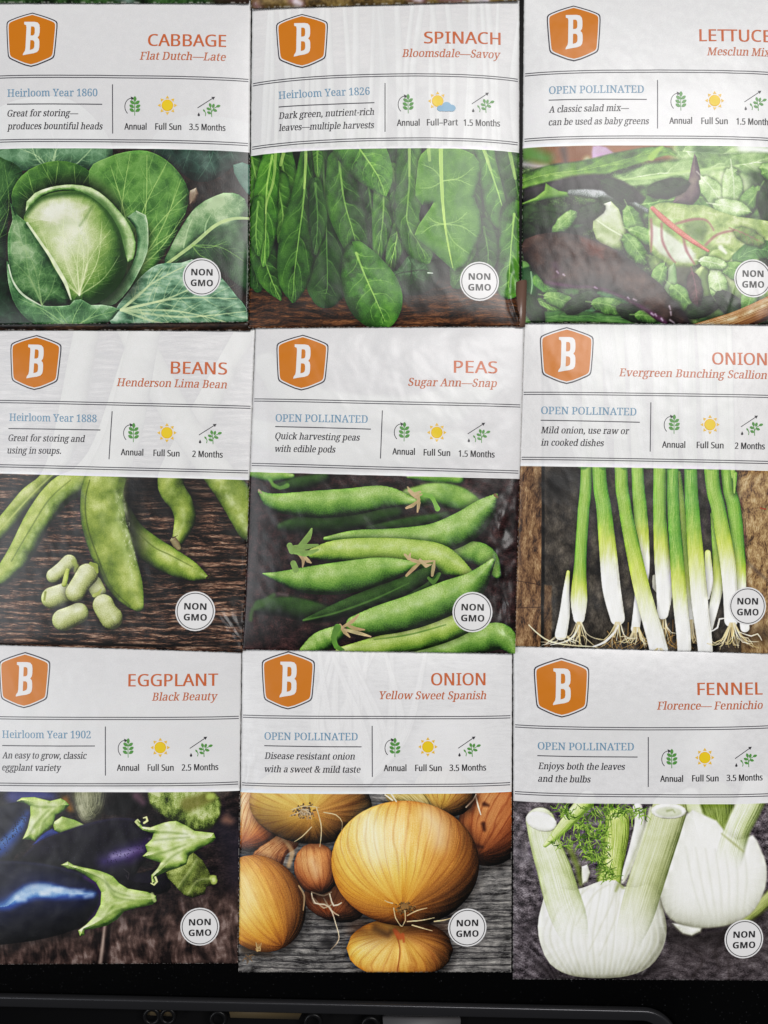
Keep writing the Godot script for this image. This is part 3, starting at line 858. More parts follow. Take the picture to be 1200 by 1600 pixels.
func print_beans(c: Paint) -> void:
	var wood := [rgb(14, 8, 8), rgb(50, 33, 27), rgb(88, 62, 48), rgb(126, 96, 78), rgb(158, 130, 110)]
	c.fill(c.timber(wood, 0.22, 2.2, {"base": 0.42, "amp": 0.75}))
	for i in 14:                                             # gaps and cracks between the printed boards
		var y := -520.0 + i * 104.0
		c.stroke([-140, y + 12 * sin(i * 3.1), 200, y - 8, 520, y + 10 * sin(i * 1.7), 840, y + 4, 1180, y + 14 * sin(i * 2.2)], [7, 4, 8, 3, 8], rgb(10, 6, 6), 0.85, 3.0)
		c.stroke([-140, y + 40, 250, y + 52 + 9 * sin(i * 2.0), 600, y + 40, 900, y + 56, 1180, y + 44], [1.5, 3.5, 1, 3, 1], rgb(16, 10, 9), 0.75, 1.6)
		c.stroke([-140, y + 78, 300, y + 70, 700, y + 84 + 8 * sin(i * 1.3), 1180, y + 72], [2.5, 1, 3, 1.5], rgb(18, 11, 9), 0.6, 1.6)
	c.stroke([620, 80, 760, 110, 900, 130], [60, 60, 40], rgb(10, 6, 6), 0.8, 40.0)
	var g1 := [rgb(22, 34, 6), rgb(66, 86, 20), rgb(112, 134, 42), rgb(156, 172, 78), rgb(206, 214, 146)]
	var g2 := [rgb(26, 40, 6), rgb(74, 98, 22), rgb(118, 144, 44), rgb(168, 184, 88), rgb(214, 220, 156)]
	var pods := [
		[[420, -760, 320, -180, 230, 40, 130, 140, 20, 265, -110, 390], [60, 62, 40, 46, 44, 40], g1, 0.25, -0.2],
		[[700, -760, 520, -160, 400, 40, 285, 110, 185, 230, 95, 395, 10, 505, -60, 550], [60, 62, 62, 66, 62, 58, 44, 20], g2, 0.35, -0.25],
		[[1180, -700, 900, -160, 800, 60, 850, 170, 866, 240, 842, 320, 826, 372], [50, 60, 62, 54, 50, 34, 14], g1, 0.25, 0.1],
		[[560, -760, 820, -260, 1000, 0, 1090, 120, 1180, 270], [70, 70, 70, 76, 80], g1, 0.45, 0.35],
		[[560, 160, 620, 300, 700, 380, 790, 435, 890, 485, 972, 518], [30, 54, 64, 62, 46, 7], g2, 0.3, -0.2],
	]
	for p in pods:
		c.halo(p[0], p[1], 0.75, 22.0)
		c.tube(p[0], p[1], c.body(p[2], {"gloss": p[3], "gs": p[4], "lx": -0.4, "na": 0.16, "gw": 0.3, "bumps": 0.07, "bn": 4.0}), 1.0)
	c.stroke([250, 30, 150, 125, 20, 265, -60, 350], [3, 4, 4, 3], rgb(178, 190, 106), 0.7, 1.5)
	c.stroke([968, 518, 984, 505, 986, 488], [5, 3.5, 1.5], rgb(60, 44, 26), 1.0)
	c.tube([812, 340, 825, 360, 838, 380], [16, 18, 12], c.body([rgb(60, 50, 30), rgb(130, 116, 80), rgb(186, 176, 140)]), 1.0)
	for s in [[790, 255, 806, 300, 800, 330], [785, 320, 810, 330, 830, 320], [780, 310, 800, 335]]:
		c.stroke(s, [3, 2, 1], rgb(50, 30, 20), 0.9)
	c.halo([520, 120, 560, 330, 620, 600], [110, 100, 70], 0.8, 30.0)
	c.tube([700, -800, 590, -200, 492, 60, 478, 160, 490, 270, 536, 420, 590, 550, 648, 652], [70, 84, 96, 102, 104, 98, 78, 26], c.body(g1, {"gloss": 0.15, "gs": -0.35, "lx": -0.2, "na": 0.2, "gw": 0.3, "amb": 0.14, "bumps": 0.08, "bn": 5.0}), 1.0)
	c.stroke([420, 60, 400, 160, 412, 280, 462, 430, 520, 560, 610, 650], [2, 3, 3, 3, 3, 2], rgb(70, 86, 24), 0.6, 1.6)
	c.stroke([640, 300, 720, 372, 800, 412, 900, 465], [2, 2.5, 2.5, 1.5], rgb(84, 100, 30), 0.6, 1.6)
	c.stroke([330, 60, 230, 150, 140, 290, 50, 440], [2, 3, 3, 2], rgb(78, 96, 28), 0.5, 1.6)
	c.stroke([585, 60, 570, 160, 545, 280, 590, 400, 630, 520], [10, 12, 16, 14, 8], rgb(188, 206, 130), 0.5, 12.0)
	var r := RandomNumberGenerator.new()
	r.seed = 7
	for i in 34:                                             # printed shine of the wet pod
		var t := r.randf()
		var x := 556.0 + 74.0 * t + r.randf_range(-20, 20)
		var y := 120.0 + 370.0 * t + r.randf_range(-20, 20)
		c.stroke([x, y, x + r.randf_range(0, 8), y + 18, x + r.randf_range(0, 14), y + r.randf_range(30, 60)], [r.randf_range(2, 6), r.randf_range(4, 9), 2.0], rgb(206, 216, 172), r.randf_range(0.12, 0.34), 5.0)
	for i in 60:
		var t := r.randf()
		var x := 560.0 + 74.0 * t + r.randf_range(-22, 22)
		var y := 120.0 + 390.0 * t + r.randf_range(-20, 20)
		c.stroke([x, y, x + r.randf_range(-4, 4), y + r.randf_range(3, 8)], [r.randf_range(1.0, 2.6), 1.0], rgb(232, 236, 214), r.randf_range(0.15, 0.5), 1.0)
	var bn := [rgb(62, 66, 26), rgb(122, 130, 68), rgb(170, 178, 112), rgb(204, 208, 156), rgb(228, 230, 196)]
	for b in [[[440, 545, 462, 585], [38, 36]], [[252, 508, 290, 478, 324, 446], [36, 36, 38]], [[244, 612, 300, 592], [52, 50]], [[296, 714, 330, 700, 368, 682], [52, 50, 48]], [[484, 644, 500, 676, 522, 704], [50, 49, 54]], [[352, 585, 380, 540, 408, 502], [46, 46, 52]]]:
		c.halo(b[0], b[1], 0.7, 16.0)
		c.tube(b[0], b[1], c.body(bn, {"na": 0.1, "nf": 0.1, "gloss": 0.3, "amb": 0.12}), 1.0)
	c.tube([300, 548, 308, 515, 316, 482], [12, 12, 10], c.body([rgb(110, 126, 40), rgb(168, 182, 80), rgb(210, 216, 140)]), 1.0)
	c.stroke([425, 450, 448, 460, 456, 490], [8, 11, 6], rgb(150, 166, 66), 0.9)
	c.stroke([440, 600, 462, 590, 474, 572], [8, 8, 5], rgb(168, 178, 92), 0.9)
	c.stroke([345, 440, 358, 462, 350, 485], [10, 12, 6], rgb(156, 170, 84), 0.8, 3.0)
	c.stroke([212, 585, 207, 620], [5, 4], rgb(128, 138, 50), 0.9, 2.0)


func print_peas(c: Paint) -> void:
	c.fill(c.timber([rgb(22, 13, 14), rgb(46, 29, 30), rgb(70, 46, 46), rgb(96, 66, 62)], 0.8, 1.0, {"base": 0.42, "amp": 0.45}))
	var g := [rgb(18, 40, 10), rgb(56, 96, 28), rgb(98, 142, 52), rgb(142, 178, 86), rgb(190, 212, 144)]
	var gl := [rgb(30, 54, 10), rgb(80, 118, 32), rgb(130, 162, 58), rgb(170, 194, 98), rgb(210, 222, 156)]
	var d := [rgb(8, 18, 6), rgb(24, 46, 16), rgb(46, 78, 28), rgb(76, 112, 48)]
	var dry := rgb(200, 182, 140)
	c.tube([120, -420, 300, -250, 700, -200, 1000, -320], [50, 80, 90, 60], c.body(g), 6.0, 0.8)
	c.tube([60, -150, 400, -60, 900, -90], [50, 80, 60], c.body(g), 6.0, 0.8)
	var soft := [
		[[50, 22, 140, 34, 225, 36], [18, 26, 12], g, 3.0],
		[[150, 78, 250, 66, 360, 40], [10, 30, 20], d, 5.0],
		[[180, 240, 300, 225, 480, 215, 650, 180], [18, 44, 46, 30], d, 6.0],
		[[540, 255, 680, 240, 850, 205], [20, 36, 26], d, 5.0],
		[[700, 38, 800, 42, 905, 50], [10, 22, 20], g, 4.0],
		[[700, 125, 800, 108, 900, 125, 1000, 175], [40, 46, 48, 30], g, 4.0],
		[[95, 565, 200, 565, 300, 585, 400, 600], [30, 42, 44, 24], d, 5.0],
		[[760, 500, 815, 450], [30, 30], d, 4.0],
	]
	for s in soft:
		c.tube(s[0], s[1], c.body(s[2], {"na": 0.15}), s[3])
	c.stroke([130, 42, 145, 68, 175, 84, 205, 74], [7, 7, 8, 10], rgb(104, 148, 62), 0.9, 2.0)
	c.stroke([55, 620, 62, 580, 100, 555, 150, 520], [9, 10, 14, 10], rgb(66, 98, 40), 0.9, 4.0)
	c.stroke([170, 515, 205, 520], [8, 6], rgb(110, 96, 96), 0.8, 4.0)
	var front := [
		[[880, 370, 960, 345, 1020, 375, 1062, 440], [40, 44, 44, 14], g, 0.1, -0.2],
		[[92, 100, 150, 140, 300, 150, 450, 142, 600, 122, 725, 140], [8, 34, 54, 56, 46, 12], g, 0.2, -0.4],
		[[360, 290, 480, 285, 640, 292, 800, 290, 920, 245, 1000, 180, 1056, 116], [8, 30, 44, 62, 66, 50, 10], g, 0.3, -0.25],
		[[312, 350, 400, 340, 540, 340, 700, 350, 830, 375, 948, 432], [22, 44, 54, 58, 58, 16], gl, 0.35, -0.35],
		[[275, 622, 400, 585, 540, 540, 680, 490, 790, 425], [7, 30, 44, 44, 30], d, 0.0, 0.0],
		[[700, 525, 780, 490, 822, 440], [12, 22, 14], d, 0.0, 0.0],
		[[106, 433, 180, 448, 300, 458, 450, 446, 590, 418, 725, 395], [3, 26, 56, 66, 52, 14], g, 0.2, -0.3],
		[[280, 750, 340, 712, 410, 672], [26, 44, 30], g, 0.1, -0.2],
		[[640, 765, 850, 745, 1000, 700, 1080, 690, 1140, 752], [12, 40, 56, 50, 20], g, 0.25, -0.3],
		[[420, 752, 560, 735, 720, 700, 880, 650, 1000, 600], [20, 44, 50, 48, 30], gl, 0.15, -0.3],
		[[480, 640, 580, 622, 720, 585, 860, 530, 960, 480, 1042, 380], [36, 60, 70, 70, 54, 10], g, 0.35, -0.3],
	]
	for p in front:
		c.halo(p[0], p[1], 0.6, 14.0)
		c.tube(p[0], p[1], c.body(p[2], {"gloss": p[3], "gs": p[4], "na": 0.12, "nf": 0.1, "gcol": rgb(206, 222, 190), "bumps": 0.05, "bn": 4.5}), 1.0)
	c.stroke([270, 622, 400, 592, 560, 535, 700, 470], [3, 4, 4, 2], rgb(88, 128, 54), 0.7, 1.5)
	c.stroke([560, 700, 700, 680, 850, 640], [2, 3, 2], rgb(70, 112, 36), 0.6, 1.5)
	# dry flower remains and stems
	for s in [[700, 95, 730, 120, 752, 110], [735, 105, 740, 145, 735, 182], [690, 165, 715, 155, 745, 130], [745, 100, 720, 110, 695, 80], [684, 355, 700, 370, 706, 350], [700, 370, 740, 385, 800, 380], [690, 440, 720, 410, 750, 385], [795, 440, 800, 405, 805, 380], [745, 375, 770, 400, 790, 395], [430, 650, 470, 625, 496, 598], [440, 660, 490, 672, 545, 688], [450, 640, 480, 655, 520, 660], [420, 640, 440, 670, 460, 690], [250, 350, 272, 375, 268, 405], [275, 360, 290, 380, 302, 388]]:
		c.stroke(s, [5, 8, 3], dry.lerp(rgb(150, 110, 70), 0.4 * absf(sin(s[0] * 1.7))), 0.9)
	for s in [[225, 330, 270, 325, 330, 315], [240, 340, 280, 350, 330, 335], [262, 318, 290, 285, 305, 250], [215, 318, 225, 340, 240, 350], [230, 390, 240, 415, 236, 425]]:
		c.stroke(s, [12, 13, 4], rgb(128, 158, 84), 0.95)
	c.stroke([765, 112, 790, 118, 806, 145, 816, 168], [9, 9, 8, 11], rgb(118, 168, 62), 1.0)
	c.stroke([410, 650, 395, 690, 405, 730, 430, 745], [14, 11, 10, 8], rgb(96, 140, 56), 1.0)
	c.stroke([780, 450, 800, 470, 826, 432], [6, 8, 5], rgb(86, 124, 50), 0.9)
	c.stroke([88, 92, 98, 104], [5, 3], rgb(160, 140, 120), 0.8)
	c.stroke([1052, 112, 1062, 122], [7, 4], rgb(120, 96, 60), 0.9)


func print_scallion(c: Paint) -> void:
	c.fill(c.timber([rgb(36, 32, 28), rgb(62, 56, 49), rgb(88, 81, 72), rgb(114, 106, 95)], 1.0, 0.5, {"base": 0.42, "amp": 0.35, "mott": 0.5}))
	var tan := c.shade_of(c.timber([rgb(60, 40, 24), rgb(108, 78, 50), rgb(140, 108, 74), rgb(172, 142, 106)], 1.3, 0.4, {"base": 0.5, "amp": 0.55}))
	var tan2 := c.shade_of(c.timber([rgb(84, 62, 42), rgb(138, 108, 72), rgb(170, 140, 96), rgb(196, 170, 130)], 1.2, 0.5, {"base": 0.5, "amp": 0.6}))
	c.blob([-20, -700, 20, -700, 139, -700, 139, 0, 139, 450, 136, 900, 136, 1100, -20, 1100, -20, 450], tan, 1.2, 1.0, 60.0)
	c.stroke([142, -700, 146, 200, 142, 920], [7, 6, 8], rgb(8, 6, 6), 1.0, 2.0)
	c.blob([150, 580, 186, 585, 186, 760, 180, 900, 150, 900], tan, 3.0, 0.7, 40.0)
	c.stroke([200, 120, 270, 60], [60, 40], rgb(14, 12, 12), 0.8, 30.0)
	c.blob([1046, -700, 1180, -700, 1320, -700, 1320, 200, 1320, 1000, 1180, 1000, 1090, 1000, 1060, 500], tan2, 2.0, 1.0, 60.0)
	c.stroke([1050, 880, 1150, 820, 1300, 830], [20, 36, 40], rgb(70, 56, 40), 0.7, 24.0)
	c.stroke([1092, 270, 1096, 380], [2, 2], rgb(96, 72, 44), 0.7)
	c.stroke([1165, 220, 1190, 225], [3, 4], rgb(170, 70, 40), 0.8)
	c.stroke([1085, 460, 1130, 500, 1200, 560], [3, 8, 4], rgb(84, 74, 70), 0.5, 5.0)
	c.stroke([10, 560, 130, 580], [2, 2], rgb(64, 40, 22), 0.6)
	c.stroke([10, 690, 130, 685], [2, 2], rgb(64, 40, 22), 0.6)
	var r := RandomNumberGenerator.new()
	r.seed = 41
	var roots := func(x: float, y: float, n: int, spread: float, down: float) -> void:
		for i in n:
			var a := r.randf_range(-1.0, 1.0)
			var b := r.randf_range(-0.5, 0.5)
			c.stroke([x + a * 12, y - 10, x + a * spread * 0.5, y + down * r.randf_range(0.3, 0.6), x + (a + b * 0.4) * spread * 0.9, y + down * r.randf_range(0.5, 0.9), x + (a * 1.2 + b) * spread, y + down * r.randf_range(0.6, 1.1)], [2.8, 2.3, 1.9, 1.0], rgb(206, 182, 122).lerp(rgb(240, 230, 200), r.randf()), r.randf_range(0.6, 1.0), 0.8)
	for i in 40:                                             # tangled dry roots behind
		var x := r.randf_range(430, 900)
		c.stroke([x, 780 + r.randf_range(-40, 40), x + r.randf_range(-40, 40), 840, x + r.randf_range(-70, 70), 880], [2.0, 2.0, 1.0], rgb(130, 98, 52).lerp(rgb(196, 160, 100), r.randf()), 0.7)
	var stalk := func(line: Array, rads: Array, cut: float, wide: float, tone: Color) -> void:
		var full := ([line[0] - (line[2] - line[0]) * 0.9, -760.0] + line) if line[1] < 30 else line
		var rr := ([rads[0]] + rads) if line[1] < 30 else rads.duplicate()
		for i in rr.size():
			rr[i] *= 1.02
		wide *= 1.7
		c.halo(line, rads, 0.55, 12.0)
		var n := float(full.size() / 2 - 1)
		var f2 := c.n2
		var f3 := c.n3
		c.tube(full, rr, func(_t: float, s: float, x: float, y: float, nx: float, ny: float) -> Color:
			var v := smoothstep(cut - wide - 14.0, cut + wide - 14.0, y + 14.0 * f2.get_noise_2d(x * 2.0, y * 0.3))
			var nz := sqrt(maxf(0.0, 1.0 - nx * nx - ny * ny))
			var l := 0.30 + 0.75 * (nz * 0.9 + s * 0.22) + 0.16 * f3.get_noise_2d(s * 22.0, y * 0.05) + 0.05 * f3.get_noise_2d(x, y)
			var gcol := Paint.ramp([rgb(20, 58, 14), rgb(70, 128, 32), tone.lerp(rgb(128, 160, 90), 0.3), rgb(194, 218, 130)], l * 0.78)
			var ycol := Paint.ramp([rgb(110, 130, 20), rgb(176, 196, 60), rgb(220, 230, 130)], l * 0.8)
			var wcol := Paint.ramp([rgb(140, 138, 120), rgb(206, 204, 192), rgb(242, 242, 236), rgb(250, 250, 246)], l * 0.85)
			return gcol.lerp(ycol, smoothstep(0.0, 0.5, v)).lerp(wcol, smoothstep(0.35, 1.0, v)), 0.9)
	var lime := rgb(138, 186, 58)
	var cy := func(y: float) -> float: return c.z(600, y).y
	roots.call(232, 815, 8, 90, 50)
	stalk.call([262, 520, 252, 620, 246, 710, 228, 812], [8, 16, 24, 28], cy.call(560), 40.0, lime)
	stalk.call([585, 20, 600, 250, 612, 480, 600, 620, 575, 785], [28, 32, 30, 26, 20], cy.call(390), 40.0, lime)
	stalk.call([945, 250, 962, 480, 960, 600, 920, 790], [18, 24, 26, 16], cy.call(560), 50.0, lime)
	stalk.call([915, 430, 920, 560, 912, 640], [14, 20, 12], cy.call(420), 60.0, lime)
	stalk.call([772, 60, 805, 350, 820, 560, 836, 750], [18, 22, 20, 14], cy.call(600), 50.0, rgb(150, 190, 50))
	roots.call(580, 790, 16, 60, 80)
	roots.call(708, 725, 16, 60, 120)
	roots.call(838, 755, 12, 40, 110)
	c.stroke([664, 540, 668, 590, 690, 620], [8, 12, 6], rgb(214, 212, 196), 0.9)
	stalk.call([348, 20, 332, 250, 318, 480, 312, 650, 312, 735], [27, 27, 28, 38, 26], cy.call(640), 40.0, lime)
	stalk.call([692, 20, 690, 250, 700, 450, 712, 600, 704, 715], [32, 31, 36, 38, 26], cy.call(440), 50.0, lime)
	stalk.call([405, 20, 428, 220, 448, 430, 465, 600, 492, 735], [32, 35, 40, 42, 34], cy.call(430), 50.0, rgb(120, 180, 44))
	stalk.call([508, 20, 524, 200, 566, 420, 612, 620, 690, 890], [30, 30, 34, 38, 42], cy.call(580), 90.0, rgb(140, 186, 50))
	stalk.call([750, 20, 754, 230, 770, 460, 788, 680, 808, 880], [26, 28, 32, 34, 32], cy.call(600), 60.0, rgb(96, 166, 40))
	stalk.call([1005, 20, 1040, 230, 1062, 450, 1072, 600, 1090, 780], [30, 32, 30, 26, 22], cy.call(540), 40.0, rgb(120, 180, 44))
	stalk.call([930, 20, 966, 230, 1005, 450, 1020, 600, 1025, 745], [34, 34, 36, 34, 32], cy.call(430), 60.0, lime)
	stalk.call([834, 20, 844, 250, 862, 480, 880, 680, 908, 895], [30, 33, 37, 38, 34], cy.call(470), 80.0, rgb(90, 164, 40))
	stalk.call([1030, 0, 1042, 60, 1040, 150], [12, 12, 4], cy.call(700), 40.0, rgb(150, 196, 70))
	roots.call(312, 765, 14, 80, 100)
	roots.call(495, 765, 10, 70, 100)
	roots.call(1030, 770, 26, 90, 110)
	roots.call(690, 890, 10, 60, 10)
	c.stroke([78, 768, 110, 800, 170, 842, 260, 862, 400, 872], [2, 3, 3.5, 3.5, 2], rgb(226, 212, 170), 0.95)
	c.stroke([180, 862, 260, 842, 300, 800, 312, 770], [2, 4, 4, 4], rgb(232, 222, 190), 0.95)
	c.stroke([380, 870, 430, 850, 480, 800, 495, 770], [3, 5, 5, 4], rgb(240, 236, 222), 0.95)
	c.stroke([925, 800, 960, 780, 970, 740, 1000, 735], [2, 4, 4, 2], rgb(240, 234, 214), 0.95)
	c.stroke([1060, 800, 1120, 820, 1150, 810, 1170, 840], [2, 3, 3, 2], rgb(236, 224, 190), 0.95)
	for i in 7:                                              # leaves under the white panel
		c.tube([160 + i * 130, -800, 260 + i * 110, -300, 330 + i * 100, 10], [40, 34, 30], c.body([rgb(30, 90, 20), rgb(150, 190, 110), rgb(250, 255, 240)], {"lines": 0.4}), 3.0, 0.7)


func print_eggplant(c: Paint) -> void:
	c.fill(c.timber([rgb(14, 10, 14), rgb(36, 26, 28), rgb(58, 44, 44), rgb(84, 66, 62)], 0.5, 0.9, {"base": 0.35, "amp": 0.5}))
	# boards, out of focus
	var boards := c.shade_of(c.timber([rgb(34, 24, 24), rgb(66, 50, 46), rgb(98, 78, 72), rgb(140, 122, 116)], 0.34, 0.09, {"base": 0.46, "amp": 0.5, "mott": 0.6}))
	c.blob([-180, 640, 300, 650, 500, 600, 700, 560, 900, 520, 1130, 480, 1130, 900, 400, 900, -180, 900], boards, 40.0, 1.0, 40.0)
	c.stroke([490, 640, 478, 740, 460, 850], [6, 8, 10], rgb(178, 158, 146), 0.8, 3.0)
	c.stroke([515, 640, 500, 740, 484, 850], [9, 10, 12], rgb(24, 16, 16), 0.8, 6.0)
	c.stroke([880, 560, 930, 760, 1000, 850], [5, 6, 8], rgb(24, 16, 16), 0.6, 8.0)
	c.stroke([1040, 200, 1130, 300, 1130, 420], [60, 90, 70], rgb(56, 52, 70), 0.6, 30.0)
	# top, out of focus
	c.stroke([-60, -380, 300, -300, 800, -340, 1100, -260], [150], rgb(120, 130, 100), 0.8, 60.0)
	c.stroke([200, -60, 700, -120, 1000, -60], [70], rgb(190, 196, 170), 0.8, 40.0)
	c.stroke([60, 40, 180, 30, 240, 40], [40, 34, 20], rgb(66, 72, 140), 0.9, 14.0)
	c.stroke([305, 60, 330, 100], [18, 14], rgb(160, 110, 30), 0.8, 8.0)
	c.tube([420, 20, 420, 80, 410, 130], [84, 72, 40], c.body([rgb(60, 60, 44), rgb(124, 126, 98), rgb(176, 176, 146)], {"na": 0.3, "lines": 0.3}), 10.0)
	c.stroke([560, 60, 640, 80], [60, 50], rgb(10, 8, 12), 0.8, 20.0)
	c.stroke([640, 40, 670, 70], [20, 16], rgb(110, 80, 96), 0.8, 8.0)
	c.blob([690, 20, 800, -20, 960, 10, 1025, 50, 1030, 130, 990, 190, 920, 205, 840, 180, 760, 130, 700, 80], c.dome([rgb(44, 54, 20), rgb(96, 114, 46), rgb(146, 164, 84), rgb(190, 200, 142)], {"R": 60, "na": 0.6, "nf": 0.2, "streak": 0.3, "sx": 1.4, "sy": 0.6}), 4.0)
	c.stroke([880, 80, 940, 60, 980, 45], [34, 30, 24], rgb(112, 106, 44), 0.7, 8.0)
	c.stroke([980, 45, 990, 44], [16, 14], rgb(168, 186, 90), 0.9, 4.0)
	c.stroke([1055, 155, 1075, 165], [20, 14], rgb(150, 110, 90), 0.8, 10.0)
	var skin := [rgb(3, 3, 10), rgb(8, 8, 20), rgb(16, 16, 40), rgb(36, 36, 78)]
	var cal := [rgb(52, 78, 24), rgb(112, 142, 56), rgb(158, 182, 96), rgb(200, 214, 150), rgb(232, 238, 204)]
	# upper left fruit
	c.blob([-180, 150, -60, 110, 60, 72, 130, 74, 150, 130, 120, 230, 70, 320, 20, 370, -180, 430], c.dome(skin, {"R": 60, "na": 0.1}), 1.5)
	c.stroke([-60, 350, 30, 265, 90, 190, 128, 120], [34, 30, 26, 14], rgb(44, 92, 172), 0.85, 14.0)
	c.stroke([-40, 300, 50, 220, 110, 150], [12, 10, 6], rgb(110, 154, 214), 0.6, 8.0)
	var r := RandomNumberGenerator.new()
	r.seed = 3
	for i in 90:
		var t := r.randf()
		var x := -40.0 + 165.0 * t + r.randf_range(-28, 28)
		var y := 335.0 - 205.0 * t + r.randf_range(-28, 28)
		c.stroke([x, y, x + 2, y + 2], [2.0, 1.6], rgb(8, 14, 44), 0.8)
	c.blob([150, 270, 185, 230, 245, 190, 280, 215, 220, 240, 170, 265], c.dome([rgb(30, 40, 90), rgb(70, 90, 160)], {"R": 20}), 2.0)
	c.blob([245, 165, 290, 134, 350, 150, 400, 175, 500, 160, 517, 172, 505, 184, 410, 196, 350, 205, 290, 220, 255, 200], c.dome(cal, {"R": 26, "na": 0.3, "amb": 0.0}), 1.0)
	c.blob([74, 66, 100, 48, 160, 44, 235, 62, 285, 50, 308, 62, 326, 82, 300, 108, 262, 130, 250, 175, 225, 200, 190, 222, 165, 254, 145, 245, 104, 243, 128, 190, 142, 130, 140, 88, 110, 72], c.dome(cal, {"R": 34, "na": 0.25, "nf": 0.05, "streak": 0.14, "sx": 1.2, "sy": 0.6}), 1.0)
	# fruit in the middle
	c.blob([60, 380, 110, 320, 190, 250, 300, 205, 420, 165, 540, 142, 640, 150, 705, 195, 722, 250, 700, 320, 640, 400, 760, 380, 800, 470, 700, 500, 500, 440, 250, 400], c.dome([rgb(5, 5, 10), rgb(14, 12, 22), rgb(27, 22, 38), rgb(46, 38, 64)], {"R": 70, "na": 0.12}), 1.5)
	c.stroke([110, 322, 190, 254, 300, 208, 420, 168, 540, 145, 640, 153, 700, 192], [3, 4, 4, 5, 5, 5, 3], rgb(72, 62, 100), 0.55, 5.0)
	c.stroke([490, 345, 560, 320, 620, 300, 680, 272], [26, 34, 32, 14], rgb(88, 70, 140), 0.75, 18.0)
	c.stroke([530, 322, 600, 305, 660, 290], [12, 14, 8], rgb(176, 168, 206), 0.75, 10.0)
	c.stroke([620, 340, 690, 250, 712, 220], [20, 18, 10], rgb(62, 32, 92), 0.6, 12.0)
	for i in 120:
		var x := r.randf_range(200, 690)
		var y := 390.0 - 0.28 * (x - 200) - r.randf_range(0, 120)
		c.stroke([x, y, x + 1, y + 1], [1.3, 1.1], rgb(70, 66, 92), 0.55)
	for i in 40:
		var x := r.randf_range(500, 670)
		var y := 385.0 - 0.32 * (x - 350) + r.randf_range(-30, 24)
		c.stroke([x, y, x + 2, y + 2], [2.0, 1.6], rgb(40, 30, 70), 0.7)
	c.stroke([580, 380, 605, 400, 600, 430, 590, 410], [1, 1, 1, 1], rgb(120, 110, 110), 0.5)
	c.blob([775, 400, 850, 350, 905, 305, 950, 345, 985, 412, 1012, 418, 1018, 440, 1005, 458, 965, 468, 958, 502, 900, 518, 862, 505, 815, 455], c.dome([rgb(34, 40, 12), rgb(84, 96, 34), rgb(128, 142, 66), rgb(176, 188, 112)], {"R": 40, "na": 0.6, "nf": 0.15}), 1.0)
	c.stroke([996, 430, 1000, 444], [16, 15], rgb(170, 186, 96), 0.9, 2.0)
	c.stroke([998, 434, 999, 440], [8, 7], rgb(208, 218, 150), 0.8, 2.0)
	c.blob([634, 152, 652, 160, 668, 182, 705, 186, 760, 166, 825, 156, 870, 178, 912, 204, 1000, 216, 1008, 240, 995, 258, 930, 288, 885, 318, 872, 360, 830, 378, 780, 392, 740, 412, 722, 425, 730, 446, 712, 452, 708, 410, 738, 378, 752, 352, 700, 335, 666, 322, 690, 300, 680, 270, 712, 240, 718, 216, 670, 200, 645, 178], c.dome(cal, {"R": 44, "na": 0.3, "nf": 0.05, "streak": 0.14, "sx": 0.5, "sy": 1.2, "spot": [840, 240, 70, 0.25]}), 1.0)
	for s in [[650, 175, 636, 160, 645, 150, 655, 160], [675, 165, 690, 155, 686, 138, 672, 142], [728, 420, 735, 440, 722, 455, 708, 448]]:
		c.stroke(s, [5, 5, 4, 3], rgb(196, 206, 140), 0.95)
	# fruit in front
	var front := [-190, 360, -40, 346, 120, 346, 250, 364, 370, 396, 440, 436, 478, 490, 470, 560, 420, 630, 320, 678, 160, 720, -40, 748, -190, 768]
	c.blob(front, c.flat(Color(0.01, 0.01, 0.02)), 22.0, 0.8)
	c.blob(front, c.dome([rgb(3, 3, 10), rgb(8, 9, 24), rgb(16, 18, 44), rgb(36, 34, 78)], {"R": 110, "na": 0.08}), 1.2)
	c.stroke([-160, 590, -20, 556, 60, 520, 140, 490, 220, 482, 320, 498, 440, 502], [34, 40, 48, 56, 52, 36, 14], rgb(26, 48, 116), 0.8, 34.0)
	c.stroke([-60, 552, 10, 550, 70, 525, 140, 498, 210, 482, 270, 490, 330, 498, 380, 500, 430, 500], [12, 18, 22, 26, 24, 20, 16, 10, 7], rgb(120, 162, 216), 0.6, 12.0)
	c.blob([-40, 566, 20, 548, 62, 500, 110, 462, 180, 446, 240, 452, 310, 478, 390, 486, 448, 496, 430, 510, 340, 514, 260, 522, 170, 520, 100, 540, 40, 572], c.dome([rgb(48, 92, 186), rgb(96, 150, 224), rgb(176, 208, 244), rgb(232, 242, 254)], {"R": 34, "na": 0.25, "amb": -0.05, "gain": 0.6, "spot": [180, 490, 90, 0.3]}), 9.0, 0.75)
	for i in 30:
		var t := r.randf()
		var x := 60.0 + 360.0 * t
		var y := lerpf(528, 500, t) - 44.0 * sin(t * PI) * (1.0 - 0.5 * t) + r.randf_range(-12, 14)
		c.stroke([x, y, x + r.randf_range(10, 34), y + r.randf_range(-7, 5)], [r.randf_range(4, 11), r.randf_range(3, 8)], rgb(186, 212, 246).lerp(rgb(236, 244, 254), r.randf()), r.randf_range(0.2, 0.6), 6.0)
	c.stroke([-100, 356, 100, 352, 250, 370, 370, 402, 440, 444], [4, 4, 4, 4, 3], rgb(58, 54, 92), 0.6, 5.0)
	c.stroke([400, 420, 450, 450, 474, 500, 466, 560, 420, 625], [8, 9, 9, 9, 8], rgb(82, 34, 112), 0.8, 6.0)
